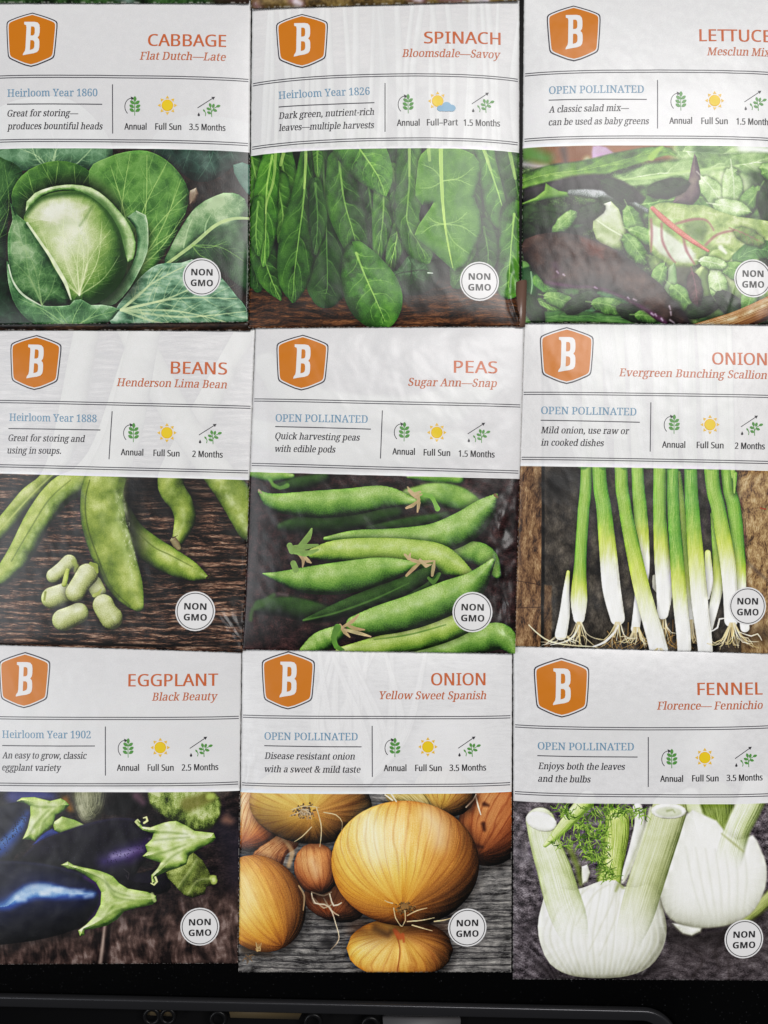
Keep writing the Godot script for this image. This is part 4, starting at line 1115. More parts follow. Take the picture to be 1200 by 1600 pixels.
	c.blob([285, 362, 318, 345, 345, 362, 400, 375, 470, 390, 530, 415, 560, 448, 600, 472, 690, 488, 732, 508, 734, 530, 715, 548, 650, 562, 580, 582, 548, 618, 500, 648, 440, 662, 395, 668, 394, 694, 372, 698, 364, 672, 400, 645, 445, 600, 470, 548, 474, 490, 450, 445, 400, 410, 355, 385, 320, 380], c.dome(cal, {"R": 46, "na": 0.2, "nf": 0.05, "streak": 0.14, "sx": 0.5, "sy": 1.0, "amb": 0.04, "spot": [530, 480, 70, 0.16]}), 1.0)
	c.stroke([712, 498, 724, 530], [8, 8], rgb(196, 206, 140), 0.7, 2.0)
	for s in [[480, 410, 520, 470, 600, 500, 700, 505], [490, 440, 530, 500, 620, 520, 710, 520], [420, 655, 480, 600, 520, 550, 600, 530], [470, 620, 520, 580, 590, 555], [400, 385, 470, 420, 530, 480], [700, 240, 780, 230, 880, 225, 990, 235], [690, 315, 770, 290, 860, 260, 960, 245], [740, 380, 790, 320, 860, 280], [700, 200, 780, 200, 870, 210], [120, 230, 160, 160, 220, 100, 300, 75], [110, 60, 170, 80, 250, 80], [180, 220, 200, 150, 250, 100], [830, 470, 880, 400, 920, 340], [880, 500, 920, 440, 980, 430]]:
		c.stroke(s, [2, 4, 4, 2], rgb(226, 234, 188), 0.35, 4.0)
		c.stroke([s[0] + 8, s[1] + 9, s[2] + 8, s[3] + 10, s[4] + 6, s[5] + 9], [2, 4, 2], rgb(84, 110, 40), 0.4, 4.0)


func onion_skin(c: Paint, cx: float, cy: float, rx: float, ry: float, tilt: float, rp: Array, o := {}) -> Callable:
	var ctr := c.z(cx, cy)
	var ex := (c.z(cx + rx, cy) - ctr).length()
	var ey := (c.z(cx, cy + ry) - ctr).length()
	var ca := cos(tilt)
	var sa := sin(tilt)
	var pole: float = o.get("pole", 0.8)       # how far down the root shows
	var stripes: float = o.get("stripes", 17.0)
	var sv: float = o.get("sv", 0.16)
	var hue: Color = o.get("hue", rgb(220, 138, 76))
	var lx: float = o.get("lx", -0.35)
	var ly: float = o.get("ly", -0.4)
	var amb: float = o.get("amb", 0.06)
	var gain: float = o.get("gain", 0.86)
	var b := c.n2
	var f := c.n3
	var a := c.n1
	return func(_t: float, _s: float, x: float, y: float, _nx: float, _ny: float) -> Color:
		var dx := x - ctr.x
		var dy := y - ctr.y
		var u := (dx * ca + dy * sa) / ex
		var v := (-dx * sa + dy * ca) / ey
		var m := clampf(u * u + v * v, 0.0, 1.0)
		var nz := sqrt(1.0 - m)
		# turn so that the root pole stands at (0, pole)
		var th := asin(clampf(pole, -0.99, 0.99))
		var py := v * sin(th) + nz * cos(th)
		var pz := -v * cos(th) + nz * sin(th)
		var lon := atan2(u, pz)
		var w := lon * stripes / PI + 0.5 * b.get_noise_2d(lon * 30.0, py * 14.0)
		var wf := fposmod(w, 1.0)
		var line := exp(-pow(minf(wf, 1.0 - wf) * 9.0, 2.0)) * smoothstep(0.02, 0.25, 1.0 - absf(py))
		var lum := amb + gain * (u * lx + v * ly + nz * 0.72) + 0.10 * b.get_noise_2d(lon * 60.0, py * 12.0) + 0.05 * f.get_noise_2d(x, y) + 0.06 * f.get_noise_2d(lon * 90.0, py * 4.0)
		var col := Paint.ramp(rp, lum)
		col = col.lerp(Color(hue.r * lum * 1.5, hue.g * lum * 1.5, hue.b * lum * 1.5), clampf(0.32 + 0.5 * a.get_noise_2d(lon * 46.0, py * 30.0) + 0.35 * u, 0.0, 0.7))
		return col.lerp(Color(col.r * 0.72, col.g * 0.55, col.b * 0.45), line * sv * 3.0)


func oval(cx: float, cy: float, rx: float, ry: float, tilt := 0.0, n := 16, squash := 0.0) -> Array:
	var r := []
	for i in n:
		var a := TAU * i / n
		var x := rx * cos(a)
		var y := ry * sin(a) * (1.0 - squash * cos(a * 2.0))
		r.append(cx + x * cos(tilt) - y * sin(tilt))
		r.append(cy + x * sin(tilt) + y * cos(tilt))
	return r


func print_onion(c: Paint) -> void:
	c.fill(c.timber([rgb(48, 46, 46), rgb(98, 96, 95), rgb(132, 129, 126), rgb(164, 160, 155)], 0.3, 2.6, {"base": 0.46, "amp": 0.45, "mott": 0.4}))
	for i in 11:
		var y := 470.0 + i * 30.0
		c.stroke([40, y + 6 * sin(i * 2.0), 360, y + 8, 760, y - 6, 1150, y + 9 * sin(i * 1.3)], [1, 3, 1.5, 2.5], rgb(34, 32, 36), 0.6, 1.6)
	var r := RandomNumberGenerator.new()
	r.seed = 19
	# dry leaves under the white panel
	for i in 16:
		var x := 340.0 + 24.0 * i + r.randf_range(-40, 40)
		c.tube([560, -20, x, -220, x + r.randf_range(-160, 160), -560], [16, 18, 10], c.body([rgb(60, 50, 40), rgb(200, 190, 170), rgb(255, 250, 240)], {"lines": 0.4}), 3.0, 0.7)
	c.blob(oval(900, -150, 160, 170), c.dome([rgb(150, 130, 110), rgb(250, 240, 225)], {"R": 120}), 8.0, 0.7)
	var amber := [rgb(84, 44, 10), rgb(162, 98, 26), rgb(218, 150, 46), rgb(242, 194, 92), rgb(255, 240, 190)]
	var olive := [rgb(60, 40, 12), rgb(132, 94, 32), rgb(190, 146, 58), rgb(218, 182, 92), rgb(238, 212, 140)]
	var brown := [rgb(56, 26, 12), rgb(128, 70, 34), rgb(184, 112, 60), rgb(218, 158, 100), rgb(244, 210, 168)]
	var put_onion := func(cx: float, cy: float, rx: float, ry: float, tilt: float, rp: Array, o: Dictionary) -> void:
		var e := oval(cx, cy, rx, ry, tilt)
		c.blob(oval(cx + 6, cy + 10, rx, ry, tilt), c.flat(Color(0.05, 0.035, 0.03)), 16.0, 0.65)
		c.blob(e, onion_skin(c, cx, cy, rx, ry, tilt, rp, o), 1.0)
	var squiggle := func(x: float, y: float, n: int, len: float, dirx: float, diry: float, col: Color) -> void:
		for i in n:
			var a := r.randf_range(-1.0, 1.0)
			var l := len * r.randf_range(0.3, 1.0)
			c.stroke([x + r.randf_range(-14, 14), y + r.randf_range(-8, 8), x + dirx * l * 0.4 + a * l * 0.4, y + diry * l * 0.4 + r.randf_range(-14, 14), x + dirx * l + a * l * 0.6, y + diry * l + r.randf_range(-20, 20)], [2.4, 1.8, 1.0], col.lerp(rgb(150, 110, 60), r.randf() * 0.7), 0.85)
	put_onion.call(80.0, 140.0, 120.0, 130.0, 0.4, brown, {"hue": rgb(250, 140, 60), "amb": 0.2})
	put_onion.call(1080.0, 150.0, 150.0, 180.0, 0.5, brown, {"stripes": 10.0, "hue": rgb(190, 90, 40), "gain": 0.7})
	put_onion.call(870.0, 20.0, 130.0, 100.0, 0.2, olive, {"pole": 0.75, "stripes": 12.0})
	put_onion.call(420.0, 470.0, 130.0, 74.0, 0.3, brown, {"gain": 0.55, "amb": 0.0})
	put_onion.call(350.0, 330.0, 92.0, 108.0, -0.2, brown, {"pole": 0.9, "stripes": 9.0, "sv": 0.1, "lx": -0.1})
	c.tube([150, 300, 190, 250, 235, 215], [64, 44, 44], c.body([rgb(86, 46, 22), rgb(164, 104, 60), rgb(214, 160, 108)], {"lines": 0.35, "na": 0.3}), 1.5)
	c.stroke([215, 210, 250, 260, 236, 320], [6, 10, 8], rgb(206, 170, 126), 0.7, 3.0)
	put_onion.call(325.0, 70.0, 252.0, 158.0, 0.05, olive, {"pole": 0.2, "stripes": 13.0, "sv": 0.1})
	for i in 260:
		var a := r.randf() * TAU
		var d := r.randf() * r.randf() * 60.0
		c.stroke([300 + cos(a) * d, 95 + sin(a) * d * 0.7, 302 + cos(a) * d, 97 + sin(a) * d * 0.7], [r.randf_range(1.5, 5.0), 1.5], rgb(50, 36, 28).lerp(rgb(170, 150, 130), r.randf() * 0.6), 0.6)
	squiggle.call(300.0, 95.0, 16, 100.0, -0.2, 0.3, rgb(206, 192, 168))
	for s in [[350, 80, 370, 160, 364, 240], [380, 100, 430, 110, 455, 140, 452, 172], [330, 160, 290, 200, 260, 220], [250, 90, 300, 75, 360, 80]]:
		c.stroke(s, [2.0, 2.2, 1.2], rgb(206, 184, 140), 0.9)
	c.stroke([120, 120, 170, 140, 240, 180], [30, 40, 30], rgb(58, 44, 18), 0.35, 26.0)
	put_onion.call(118.0, 478.0, 184.0, 204.0, -0.5, amber, {"pole": 0.95, "stripes": 15.0, "sv": 0.06, "lx": -0.3, "amb": 0.2, "gain": 0.72, "hue": rgb(224, 142, 70)})
	c.stroke([60, 664, 110, 668, 150, 676], [20, 16, 8], rgb(60, 40, 20), 0.6, 12.0)
	squiggle.call(110.0, 665.0, 10, 40.0, 0.0, -0.4, rgb(196, 170, 120))
	c.stroke([278, 400, 300, 440, 296, 500], [3, 4, 2], rgb(190, 160, 120), 0.7)
	for s in [[330, 430, 340, 470, 400, 480, 430, 560, 440, 620, 410, 660], [400, 430, 420, 480, 450, 470], [340, 450, 380, 490, 420, 470], [380, 450, 410, 500, 440, 520], [330, 425, 380, 440, 410, 425]]:
		c.stroke(s, [2.6, 3.2, 2.2, 1.8, 1.4], rgb(196, 172, 142), 0.9)
	c.stroke([350, 440, 420, 450], [30, 26], rgb(40, 26, 18), 0.6, 14.0)
	for s in [[330, 430, 345, 470, 400, 485, 430, 560, 442, 620, 408, 664], [404, 432, 420, 480, 452, 468]]:
		c.stroke(s, [2, 2.6, 2, 1.8, 1.4], rgb(206, 186, 160), 0.9)
	put_onion.call(690.0, 662.0, 218.0, 132.0, 0.02, amber, {"pole": -0.5, "stripes": 11.0, "sv": 0.1, "hue": rgb(218, 140, 76), "ly": 0.05, "amb": 0.14})
	c.stroke([520, 580, 600, 600, 720, 585, 860, 570], [30, 26, 30, 24], rgb(70, 36, 16), 0.6, 24.0)
	c.stroke([672, 590, 690, 660, 680, 760], [3, 3, 2], rgb(150, 78, 30), 0.7, 1.5)
	c.stroke([668, 580, 690, 610, 700, 600, 706, 630], [8, 12, 8, 4], rgb(190, 92, 44), 0.8, 2.0)
	c.stroke([590, 575, 640, 600, 650, 590], [14, 12, 8], rgb(64, 44, 30), 0.6, 7.0)
	c.tube([680, 20, 720, 40, 760, 80], [50, 60, 60], c.body([rgb(110, 90, 40), rgb(196, 170, 96), rgb(230, 210, 150)], {"lines": 0.4}), 2.0)
	put_onion.call(712.0, 308.0, 302.0, 256.0, 0.06, amber, {"pole": 0.72, "stripes": 20.0, "sv": 0.10, "amb": 0.16})
	c.stroke([560, 130, 590, 200, 600, 270], [30, 44, 30], rgb(255, 246, 206), 0.55, 30.0)
	c.stroke([800, 110, 840, 160, 850, 220], [26, 36, 24], rgb(255, 234, 208), 0.55, 26.0)
	c.stroke([60, 380, 70, 450, 60, 520], [18, 26, 16], rgb(255, 238, 190), 0.45, 26.0)
	c.stroke([330, 300, 345, 330, 350, 360], [10, 14, 8], rgb(246, 214, 180), 0.4, 14.0)
	for i in 200:
		var a := r.randf() * TAU
		var d := r.randf() * 46.0
		c.stroke([708 + cos(a) * d, 490 + sin(a) * d * 0.55, 709 + cos(a) * d * 1.05, 492 + sin(a) * d * 0.6], [r.randf_range(1.5, 4.5), 1.2], rgb(58, 38, 18).lerp(rgb(176, 150, 96), r.randf() * 0.7), 0.7)
	squiggle.call(710.0, 485.0, 26, 44.0, 0.0, -0.2, rgb(150, 112, 60))
	for s in [[710, 500, 712, 540, 700, 565, 690, 560], [665, 490, 672, 530, 695, 565], [720, 545, 780, 540, 830, 530], [740, 560, 790, 575, 822, 584], [830, 545, 870, 540, 905, 530], [660, 470, 640, 465, 628, 458], [720, 520, 760, 500, 800, 490]]:
		c.stroke(s, [2.6, 2.2, 1.2], rgb(214, 190, 144), 0.85)
	for s in [[630, 28, 660, 50], [655, 25, 675, 55], [1000, 40, 1010, 80, 1020, 112], [960, 80, 990, 50, 1000, 30]]:
		c.stroke(s, [3, 3, 2], rgb(226, 214, 190), 0.9)
	c.stroke([970, 85, 985, 60, 1000, 40], [12, 14, 8], rgb(84, 56, 40), 0.7, 5.0)
	for s in [[1030, 150, 1035, 175], [1000, 240, 1025, 245], [1035, 70, 1050, 75]]:
		c.stroke(s, [9, 6], rgb(60, 30, 18), 0.75, 4.0)
	for s in [[395, 620, 410, 640], [380, 640, 400, 648]]:
		c.stroke(s, [18, 14], rgb(34, 32, 34), 0.6, 8.0)
	squiggle.call(70.0, 700.0, 12, 60.0, 0.1, 0.2, rgb(80, 76, 76))


func print_fennel(c: Paint) -> void:
	c.fill(c.timber([rgb(44, 38, 42), rgb(82, 75, 80), rgb(112, 104, 109), rgb(150, 143, 148)], 0.8, 1.2, {"base": 0.46, "amp": 0.6}))
	c.stroke([720, 760, 900, 740, 1300, 700], [130, 150, 170], rgb(74, 66, 66), 0.55, 80.0)
	for i in 9:                                              # wood rings at the left
		c.stroke([30, 600 + i * 26, 110, 640 + i * 26, 190, 740 + i * 20, 240, 840 + i * 14], [3, 4, 4, 3], rgb(58, 50, 56) if i % 2 == 0 else rgb(140, 132, 138), 0.5, 3.0)
	c.stroke([40, 270, 110, 300, 160, 330], [24, 26, 14], rgb(150, 144, 150), 0.5, 18.0)
	c.stroke([90, 640, 140, 580, 150, 540], [14, 16, 10], rgb(48, 42, 46), 0.6, 12.0)
	for s in [[850, 700, 900, 760, 860, 850], [1020, 770, 1030, 860], [1000, 650, 960, 720, 980, 800]]:
		c.stroke(s, [5, 6, 4], rgb(52, 44, 44), 0.5, 5.0)
	c.stroke([730, 620, 830, 660, 1000, 640, 1160, 560], [30, 40, 40, 30], rgb(34, 28, 28), 0.7, 26.0)
	var w := [rgb(138, 138, 118), rgb(190, 191, 174), rgb(220, 221, 208), rgb(240, 240, 234), rgb(252, 252, 250)]
	var gs := [rgb(112, 126, 72), rgb(164, 178, 116), rgb(202, 212, 162), rgb(228, 234, 204), rgb(242, 244, 230)]
	# ghost of fronds under the panel
	c.stroke([300, -200, 500, -300, 700, -250], [110], rgb(40, 60, 30), 0.7, 60.0)
	c.stroke([900, -200, 1000, -400], [70, 40], rgb(226, 236, 200), 0.8, 40.0)
	# bulb behind
	c.tube([1080, 580, 1150, 530, 1260, 440], [24, 30, 34], c.body([rgb(84, 92, 40), rgb(148, 160, 86), rgb(196, 204, 136)], {"lines": 0.2}), 5.0)
	c.tube([840, 20, 880, 70, 900, 110], [50, 46, 40], c.body(gs), 4.0)
	c.tube([960, 20, 975, 100, 985, 190], [80, 66, 30], c.body([rgb(70, 84, 30), rgb(124, 142, 64), rgb(170, 188, 104)], {"lines": 0.3}), 4.0)
	c.blob([760, 590, 900, 600, 890, 630, 850, 648, 810, 640, 780, 615], c.dome(w, {"R": 20, "na": 0.4}), 4.0)
	var back := [800, 130, 850, 70, 905, 95, 960, 120, 1000, 170, 1060, 210, 1130, 190, 1165, 250, 1196, 330, 1190, 430, 1140, 530, 1060, 585, 960, 610, 850, 608, 750, 570, 700, 470, 700, 360, 730, 260]
	c.blob(back, c.dome(w, {"R": 150, "na": 0.05, "nf": 0.03, "amb": 0.24, "lx": 0.1, "ly": -0.45, "streak": 0.05, "sx": 1.8, "sy": 0.3}), 3.0)
	for i in 7:
		c.stroke([820 + i * 45, 240 + i * 4, 850 + i * 42, 400, 900 + i * 30, 560], [3, 4, 2], rgb(196, 198, 178), 0.35, 4.0)
	c.tube([1150, -30, 1110, 60, 1060, 160, 1030, 260, 1010, 340], [66, 64, 60, 62, 60], c.body(gs, {"lx": -0.4, "lines": 0.25, "melt": 0.45}), 4.0)
	c.stroke([985, 180, 1040, 225, 1085, 262], [3, 5, 3], rgb(160, 166, 110), 0.7, 3.0)
	# stalks of the bulb in front
	c.tube([600, 60, 610, 130, 575, 260, 530, 380], [22, 24, 18, 10], c.body(w), 1.5)
	c.tube([508, 120, 505, 200, 492, 300, 470, 410], [54, 54, 46, 52], c.body([rgb(96, 114, 36), rgb(152, 176, 74), rgb(194, 210, 120), rgb(226, 234, 176)], {"lines": 0.35}), 1.2)
	c.stroke([450, 180, 440, 280, 420, 390], [10, 9, 8], rgb(108, 132, 42), 0.7, 4.0)
	c.blob([345, 330, 372, 320, 385, 360, 372, 400, 350, 410], c.dome(w, {"R": 14}), 1.5)
	var r := RandomNumberGenerator.new()
	r.seed = 23
	var frond := func(n: int, x0: float, y0: float, x1: float, y1: float, len: float) -> void:
		for i in n:
			var h := r.randf()
			var x := lerpf(x0, x1, h) + r.randf_range(-22, 22)
			var y := lerpf(y0, y1, h) + r.randf_range(-18, 18)
			var a := r.randf() * TAU
			var l := len * r.randf_range(0.4, 1.0)
			var b := a + r.randf_range(-0.9, 0.9)
			c.stroke([x, y, x + cos(a) * l * 0.5, y + sin(a) * l * 0.5, x + cos(a) * l * 0.5 + cos(b) * l * 0.5, y + sin(a) * l * 0.5 + sin(b) * l * 0.5], [2.6, 2.2, 1.2], rgb(62, 96, 24).lerp(rgb(166, 200, 86), r.randf()), 0.9)
	frond.call(70, 300, 110, 420, 190, 60.0)
	c.tube([180, 236, 235, 180, 295, 110, 372, 20], [9, 22, 30, 36], c.body([rgb(110, 140, 50), rgb(160, 190, 88), rgb(206, 222, 146), rgb(234, 240, 200)], {"lines": 0.2}), 1.2)
	# bulb in front
	c.stroke([170, 800, 300, 865, 560, 862, 700, 790], [20, 26, 26, 20], rgb(28, 22, 24), 0.7, 18.0)
	var bulb := [190, 440, 162, 520, 147, 610, 162, 700, 205, 785, 295, 838, 430, 854, 560, 842, 660, 795, 718, 705, 734, 605, 716, 520, 692, 440, 640, 410, 590, 425, 535, 420, 500, 392, 430, 396, 370, 420, 310, 440, 240, 430]
	c.blob(bulb, c.dome(w, {"R": 170, "na": 0.05, "nf": 0.03, "amb": 0.14, "gain": 0.78, "ly": -0.35, "streak": 0.08, "sx": 1.6, "sy": 0.4}), 1.2)
	for i in 18:                                             # ribs of the layers
		var h := i / 17.0
		var x0 := lerpf(250, 690, h + 0.016 * sin(i * 4.7))
		var y0 := 470.0 - 60.0 * sin(h * PI)
		c.stroke([x0, y0, lerpf(190, 726, h) * 0.5 + x0 * 0.5 - 26 * (1 - h), 570, lerpf(175, 715, h), 680, lerpf(270, 620, h), 830], [1.5, 3.0, 2.6, 1.0], rgb(186, 187, 156), 0.28 + 0.22 * sin(i * 2.1), 4.5)
		c.stroke([x0 + 9, y0, lerpf(190, 726, h) * 0.5 + x0 * 0.5 - 17 * (1 - h), 570, lerpf(175, 715, h) + 9, 680, lerpf(270, 620, h) + 7, 830], [1.5, 3.0, 2.6, 1.0], rgb(254, 254, 252), 0.35, 4.5)
	for s in [[330, 440, 300, 470, 250, 520, 215, 570], [400, 410, 350, 450, 270, 540], [470, 410, 400, 460, 320, 600], [505, 420, 470, 520, 380, 720], [520, 440, 500, 560, 430, 740]]:
		c.stroke(s, [2, 4, 3, 1.5], rgb(196, 196, 168), 0.4, 3.0)
	c.tube([160, 130, 185, 240, 222, 350, 250, 450, 290, 570, 330, 700], [66, 70, 78, 82, 80, 50], c.body(gs, {"lines": 0.16, "amb": 0.12, "melt": 0.5}), 1.6)
	c.stroke([290, 250, 325, 330, 340, 410], [12, 12, 8], rgb(128, 150, 54), 0.7, 6.0)
	c.blob(oval(163, 128, 72, 44, 0.25), c.dome(w, {"R": 20, "na": 0.25, "amb": 0.2}), 1.2)
	c.tube([180, 236, 235, 180, 295, 110, 372, 20], [9, 22, 30, 36], c.body([rgb(110, 140, 50), rgb(160, 190, 88), rgb(206, 222, 146), rgb(234, 240, 200)], {"lines": 0.2}), 1.2)
	c.tube([745, 70, 715, 170, 676, 290, 630, 430, 590, 570, 550, 700], [80, 80, 80, 82, 76, 50], c.body([rgb(110, 120, 72), rgb(164, 172, 118), rgb(200, 206, 158), rgb(226, 231, 200)], {"lines": 0.2, "amb": 0.18, "gain": 0.7, "melt": 0.5}), 1.2)
	c.stroke([660, 60, 620, 200, 560, 350, 530, 400], [6, 8, 9, 5], rgb(232, 236, 206), 0.8, 3.0)
	c.blob(oval(742, 76, 82, 36, 0.03), c.dome(w, {"R": 18, "na": 0.3, "amb": 0.16}), 1.2)
	c.blob(oval(742, 80, 60, 22, 0.03), c.dome([rgb(170, 178, 140), rgb(214, 220, 190)], {"R": 14, "na": 0.4}), 3.0, 0.8)
	c.stroke([735, 75, 760, 70, 770, 82], [5, 4, 3], rgb(150, 160, 110), 0.6, 2.0)
	c.stroke([535, 425, 515, 410, 500, 440], [6, 8, 4], rgb(140, 152, 84), 0.7, 4.0)
	frond.call(130, 330, 190, 480, 380, 56.0)
	frond.call(110, 380, 70, 640, 80, 56.0)
	frond.call(50, 250, 60, 300, 100, 40.0)
	frond.call(70, 440, 120, 460, 300, 40.0)
	frond.call(30, 230, 220, 300, 230, 36.0)


func print_greens(c: Paint) -> void:
	c.fill(c.timber([rgb(14, 26, 12), rgb(36, 66, 28), rgb(66, 106, 52), rgb(110, 140, 92)], 0.35, 0.35, {"base": 0.42, "amp": 0.5}))
	c.stroke([195, -8, 200, 2], [14, 8], rgb(170, 190, 190), 0.8, 10.0)
	c.stroke([345, -6, 400, 0], [16, 20], rgb(70, 46, 38), 0.9, 10.0)


func print_roots(c: Paint) -> void:
	c.fill(c.timber([rgb(60, 46, 24), rgb(112, 92, 52), rgb(146, 124, 74), rgb(180, 160, 108)], 0.5, 0.5, {"base": 0.48, "amp": 0.4}))
	for s in [[455, 0, 470, 6], [398, 6, 404, 12], [640, -4, 660, 0], [690, -3, 720, 0]]:
		c.stroke(s, [6, 5], rgb(150, 112, 128), 0.7, 5.0)
	for s in [[462, 2, 468, 5], [650, -3, 655, -1], [735, -3, 760, 0]]:
		c.stroke(s, [5, 4], rgb(226, 210, 216), 0.9, 3.0)


func print_boards(c: Paint) -> void:
	c.fill(c.timber([rgb(26, 16, 10), rgb(52, 34, 22), rgb(78, 54, 36), rgb(104, 74, 48)], 0.3, 1.6, {"base": 0.42}))


# ------------------------------------------------------------------ packets
class Packet:
	var root: Node3D
	var paint: Paint
	var at := Vector3.ZERO
	var base := 0.0               # height of the underside
	var lift := 0.0               # how far the lower edge lies up on the next packet
	var bulge := 0.0022
	var wrinkle := 0.00010
	var seed_at := 0.0
	var ridges := []
	var crumple := []
	var noise: FastNoiseLite
	var tilt := 0.0

	func under(v: float) -> float:
		return base + lift * smoothstep(0.80, 1.0, v)

	func height(u: float, v: float, p: Vector2) -> float:
		var eu := 1.0 - pow(absf(2.0 * clampf(u, 0.0, 1.0) - 1.0), 3.5)
		var ev := 1.0 - pow(absf(2.0 * clampf(v, 0.0, 1.0) - 1.0), 5.0)
		var e := eu * ev
		var h := under(v) + 0.00028 + bulge * pow(e, 0.85)
		var n := noise.get_noise_2d(p.x + seed_at, p.y * 0.8) + 0.35 * noise.get_noise_2d(p.x * 2.6, p.y * 2.6 + seed_at)
		h += wrinkle * n * minf(1.0, e * 3.0)
		h += wrinkle * 0.9 * (0.3 - absf(noise.get_noise_2d(p.x * 1.1 + 700.0 + seed_at, p.y * 0.9 - p.x * 0.5))) * minf(1.0, e * 2.0)   # soft creases
		for r in crumple:                                # crinkled film near the seals
			var q := Vector2((p.x - r[0]) / r[2], (p.y - r[1]) / r[3])
			var m := q.length_squared()
			if m < 1.0:
				h += r[4] * 0.001 * (1.0 - m) * (0.5 - absf(noise.get_noise_2d(p.x * 2.6 + seed_at, p.y * 1.2 + p.x * 0.8)) * 1.6)
		for r in ridges:
			var a := Vector2(r[0], r[1])
			var b := Vector2(r[2], r[3])
			var t := clampf((p - a).dot(b - a) / (b - a).length_squared(), 0.0, 1.0)
			var d: float = p.distance_to(a.lerp(b, t)) / r[4]
			if d < 3.0:
				h += r[5] * 0.0009 * exp(-d * d) * (0.25 + 0.75 * sin(PI * clampf(t, 0.03, 0.97)))
		return h

	func on(p: Vector2, layer: float) -> Vector3:
		var q := paint.uv(p)
		return Paint_at.of(p, height(q.x, q.y, p) + layer * 0.00005) - at


class Paint_at:
	static func of(p: Vector2, h: float) -> Vector3:
		return Vector3((p.x - 600.0) * PX, h, (p.y - 800.0) * PX)


# lay flat pieces (triangles in pixels of the photograph) on the film of a packet
func drape(pk: Packet, tris: PackedVector2Array, layer: float, strike := 0.0) -> ArrayMesh:
	var st := SurfaceTool.new()
	st.begin(Mesh.PRIMITIVE_TRIANGLES)
	var todo := []
	for i in range(0, tris.size() - 2, 3):
		todo.append([tris[i], tris[i + 1], tris[i + 2], layer])
	if strike > 0.0:                                         # heavier lettering: struck again a little beside
		var o := Vector2(strike, 0.0)
		for i in range(0, tris.size() - 2, 3):
			todo.append([tris[i] + o, tris[i + 1] + o, tris[i + 2] + o, layer + 0.5])
	while todo:
		var t: Array = todo.pop_back()
		var a: Vector2 = t[0]
		var b: Vector2 = t[1]
		var c: Vector2 = t[2]
		var ly: float = t[3]
		var ab := a.distance_squared_to(b)
		var bc := b.distance_squared_to(c)
		var ca := c.distance_squared_to(a)
		var m := maxf(ab, maxf(bc, ca))
		if m > 30.0:
			if m == ab:
				var d := (a + b) * 0.5
				todo.append([a, d, c, ly]); todo.append([d, b, c, ly])
			elif m == bc:
				var d := (b + c) * 0.5
				todo.append([a, b, d, ly]); todo.append([a, d, c, ly])
			else:
				var d := (c + a) * 0.5
				todo.append([a, b, d, ly]); todo.append([d, b, c, ly])
			continue
		var cr := (b - a).cross(c - a)
		if absf(cr) < 1e-7:
			continue
		if cr < 0.0:
			var s := b; b = c; c = s
		for p in [a, b, c]:
			st.add_vertex(pk.on(p, ly))
	st.index()
	st.generate_normals()
	return st.commit()


func poly_tris(p: PackedVector2Array) -> PackedVector2Array:
	var r := PackedVector2Array()
	for i in Geometry2D.triangulate_polygon(p):
		r.append(p[i])
	return r


func ribbon(p: PackedVector2Array, w: float) -> PackedVector2Array:
	var r := PackedVector2Array()
	var l := PackedVector2Array()
	var q := PackedVector2Array()
	for i in p.size():
		var d := (p[mini(i + 1, p.size() - 1)] - p[maxi(i - 1, 0)]).normalized()
		var n := Vector2(-d.y, d.x) * w * 0.5
		l.append(p[i] - n)
		q.append(p[i] + n)
	for i in p.size() - 1:
		r.append_array([l[i], q[i], l[i + 1], l[i + 1], q[i], q[i + 1]])
	return r


func ellipse_tris(c: Vector2, a: float, b: float, turn: float, pointed := false) -> PackedVector2Array:
	var r := PackedVector2Array()
	var n := 28 if a > 12.0 else 14
	for i in n:
		for j in [i, i + 1]:
			var t: float = TAU * j / n
			var y := sin(t)
			if pointed:
				y *= 0.35 + 0.65 * absf(y)
			r.append(c + Vector2(cos(t) * a, y * b).rotated(turn))
		r.append(c)
	return r


func ring_tris(c: Vector2, r0: float, r1: float) -> PackedVector2Array:
	var r := PackedVector2Array()
	for i in 48:
		var a := Vector2.from_angle(TAU * i / 48.0)
		var b := Vector2.from_angle(TAU * (i + 1) / 48.0)
		r.append_array([c + a * r0, c + a * r1, c + b * r1, c + a * r0, c + b * r1, c + b * r0])
	return r


func glyphs(text: String, font: Font) -> Array:
	var tm := TextMesh.new()
	tm.text = text
	tm.font = font
	tm.font_size = 64
	tm.pixel_size = 0.1
	tm.depth = 0.0
	tm.curve_step = 1.2
	tm.horizontal_alignment = HORIZONTAL_ALIGNMENT_LEFT
	var a := tm.surface_get_arrays(0)
	return [a[Mesh.ARRAY_VERTEX], a[Mesh.ARRAY_INDEX]]


# triangles of a line of lettering between two baseline points, capitals cap pixels high
func lettering(text: String, font: Font, slant: float, x0: float, x1: float, b0: float, b1: float, cap: float) -> PackedVector2Array:
	if not caps.has(font):
		var lo := 1e9
		var hi := -1e9
		for v in glyphs("H", font)[0]:
			lo = minf(lo, v.y)
			hi = maxf(hi, v.y)
		caps[font] = [hi - lo, lo]
	var g := glyphs(text, font)
	# the height of the baseline in a line on its own
	var flat_line: float = caps[font][1]
	var p := PackedVector2Array()
	var mn := 1e9
	var mx := -1e9
	for v in g[0]:
		var q := Vector2(v.x + slant * (v.y - flat_line), v.y - flat_line)
		mn = minf(mn, q.x)
		mx = maxf(mx, q.x)
		p.append(q)
	var s: float = cap / caps[font][0]
	var along := Vector2(x1 - x0, b1 - b0)
	var up := Vector2(along.y, -along.x).normalized() * s
	var r := PackedVector2Array()
	var idx: PackedInt32Array = g[1] if g[1] != null else PackedInt32Array(range(p.size()))
	for i in idx:
		r.append(Vector2(x0, b0) + along * ((p[i].x - mn) / (mx - mn)) + up * p[i].y)
	return r


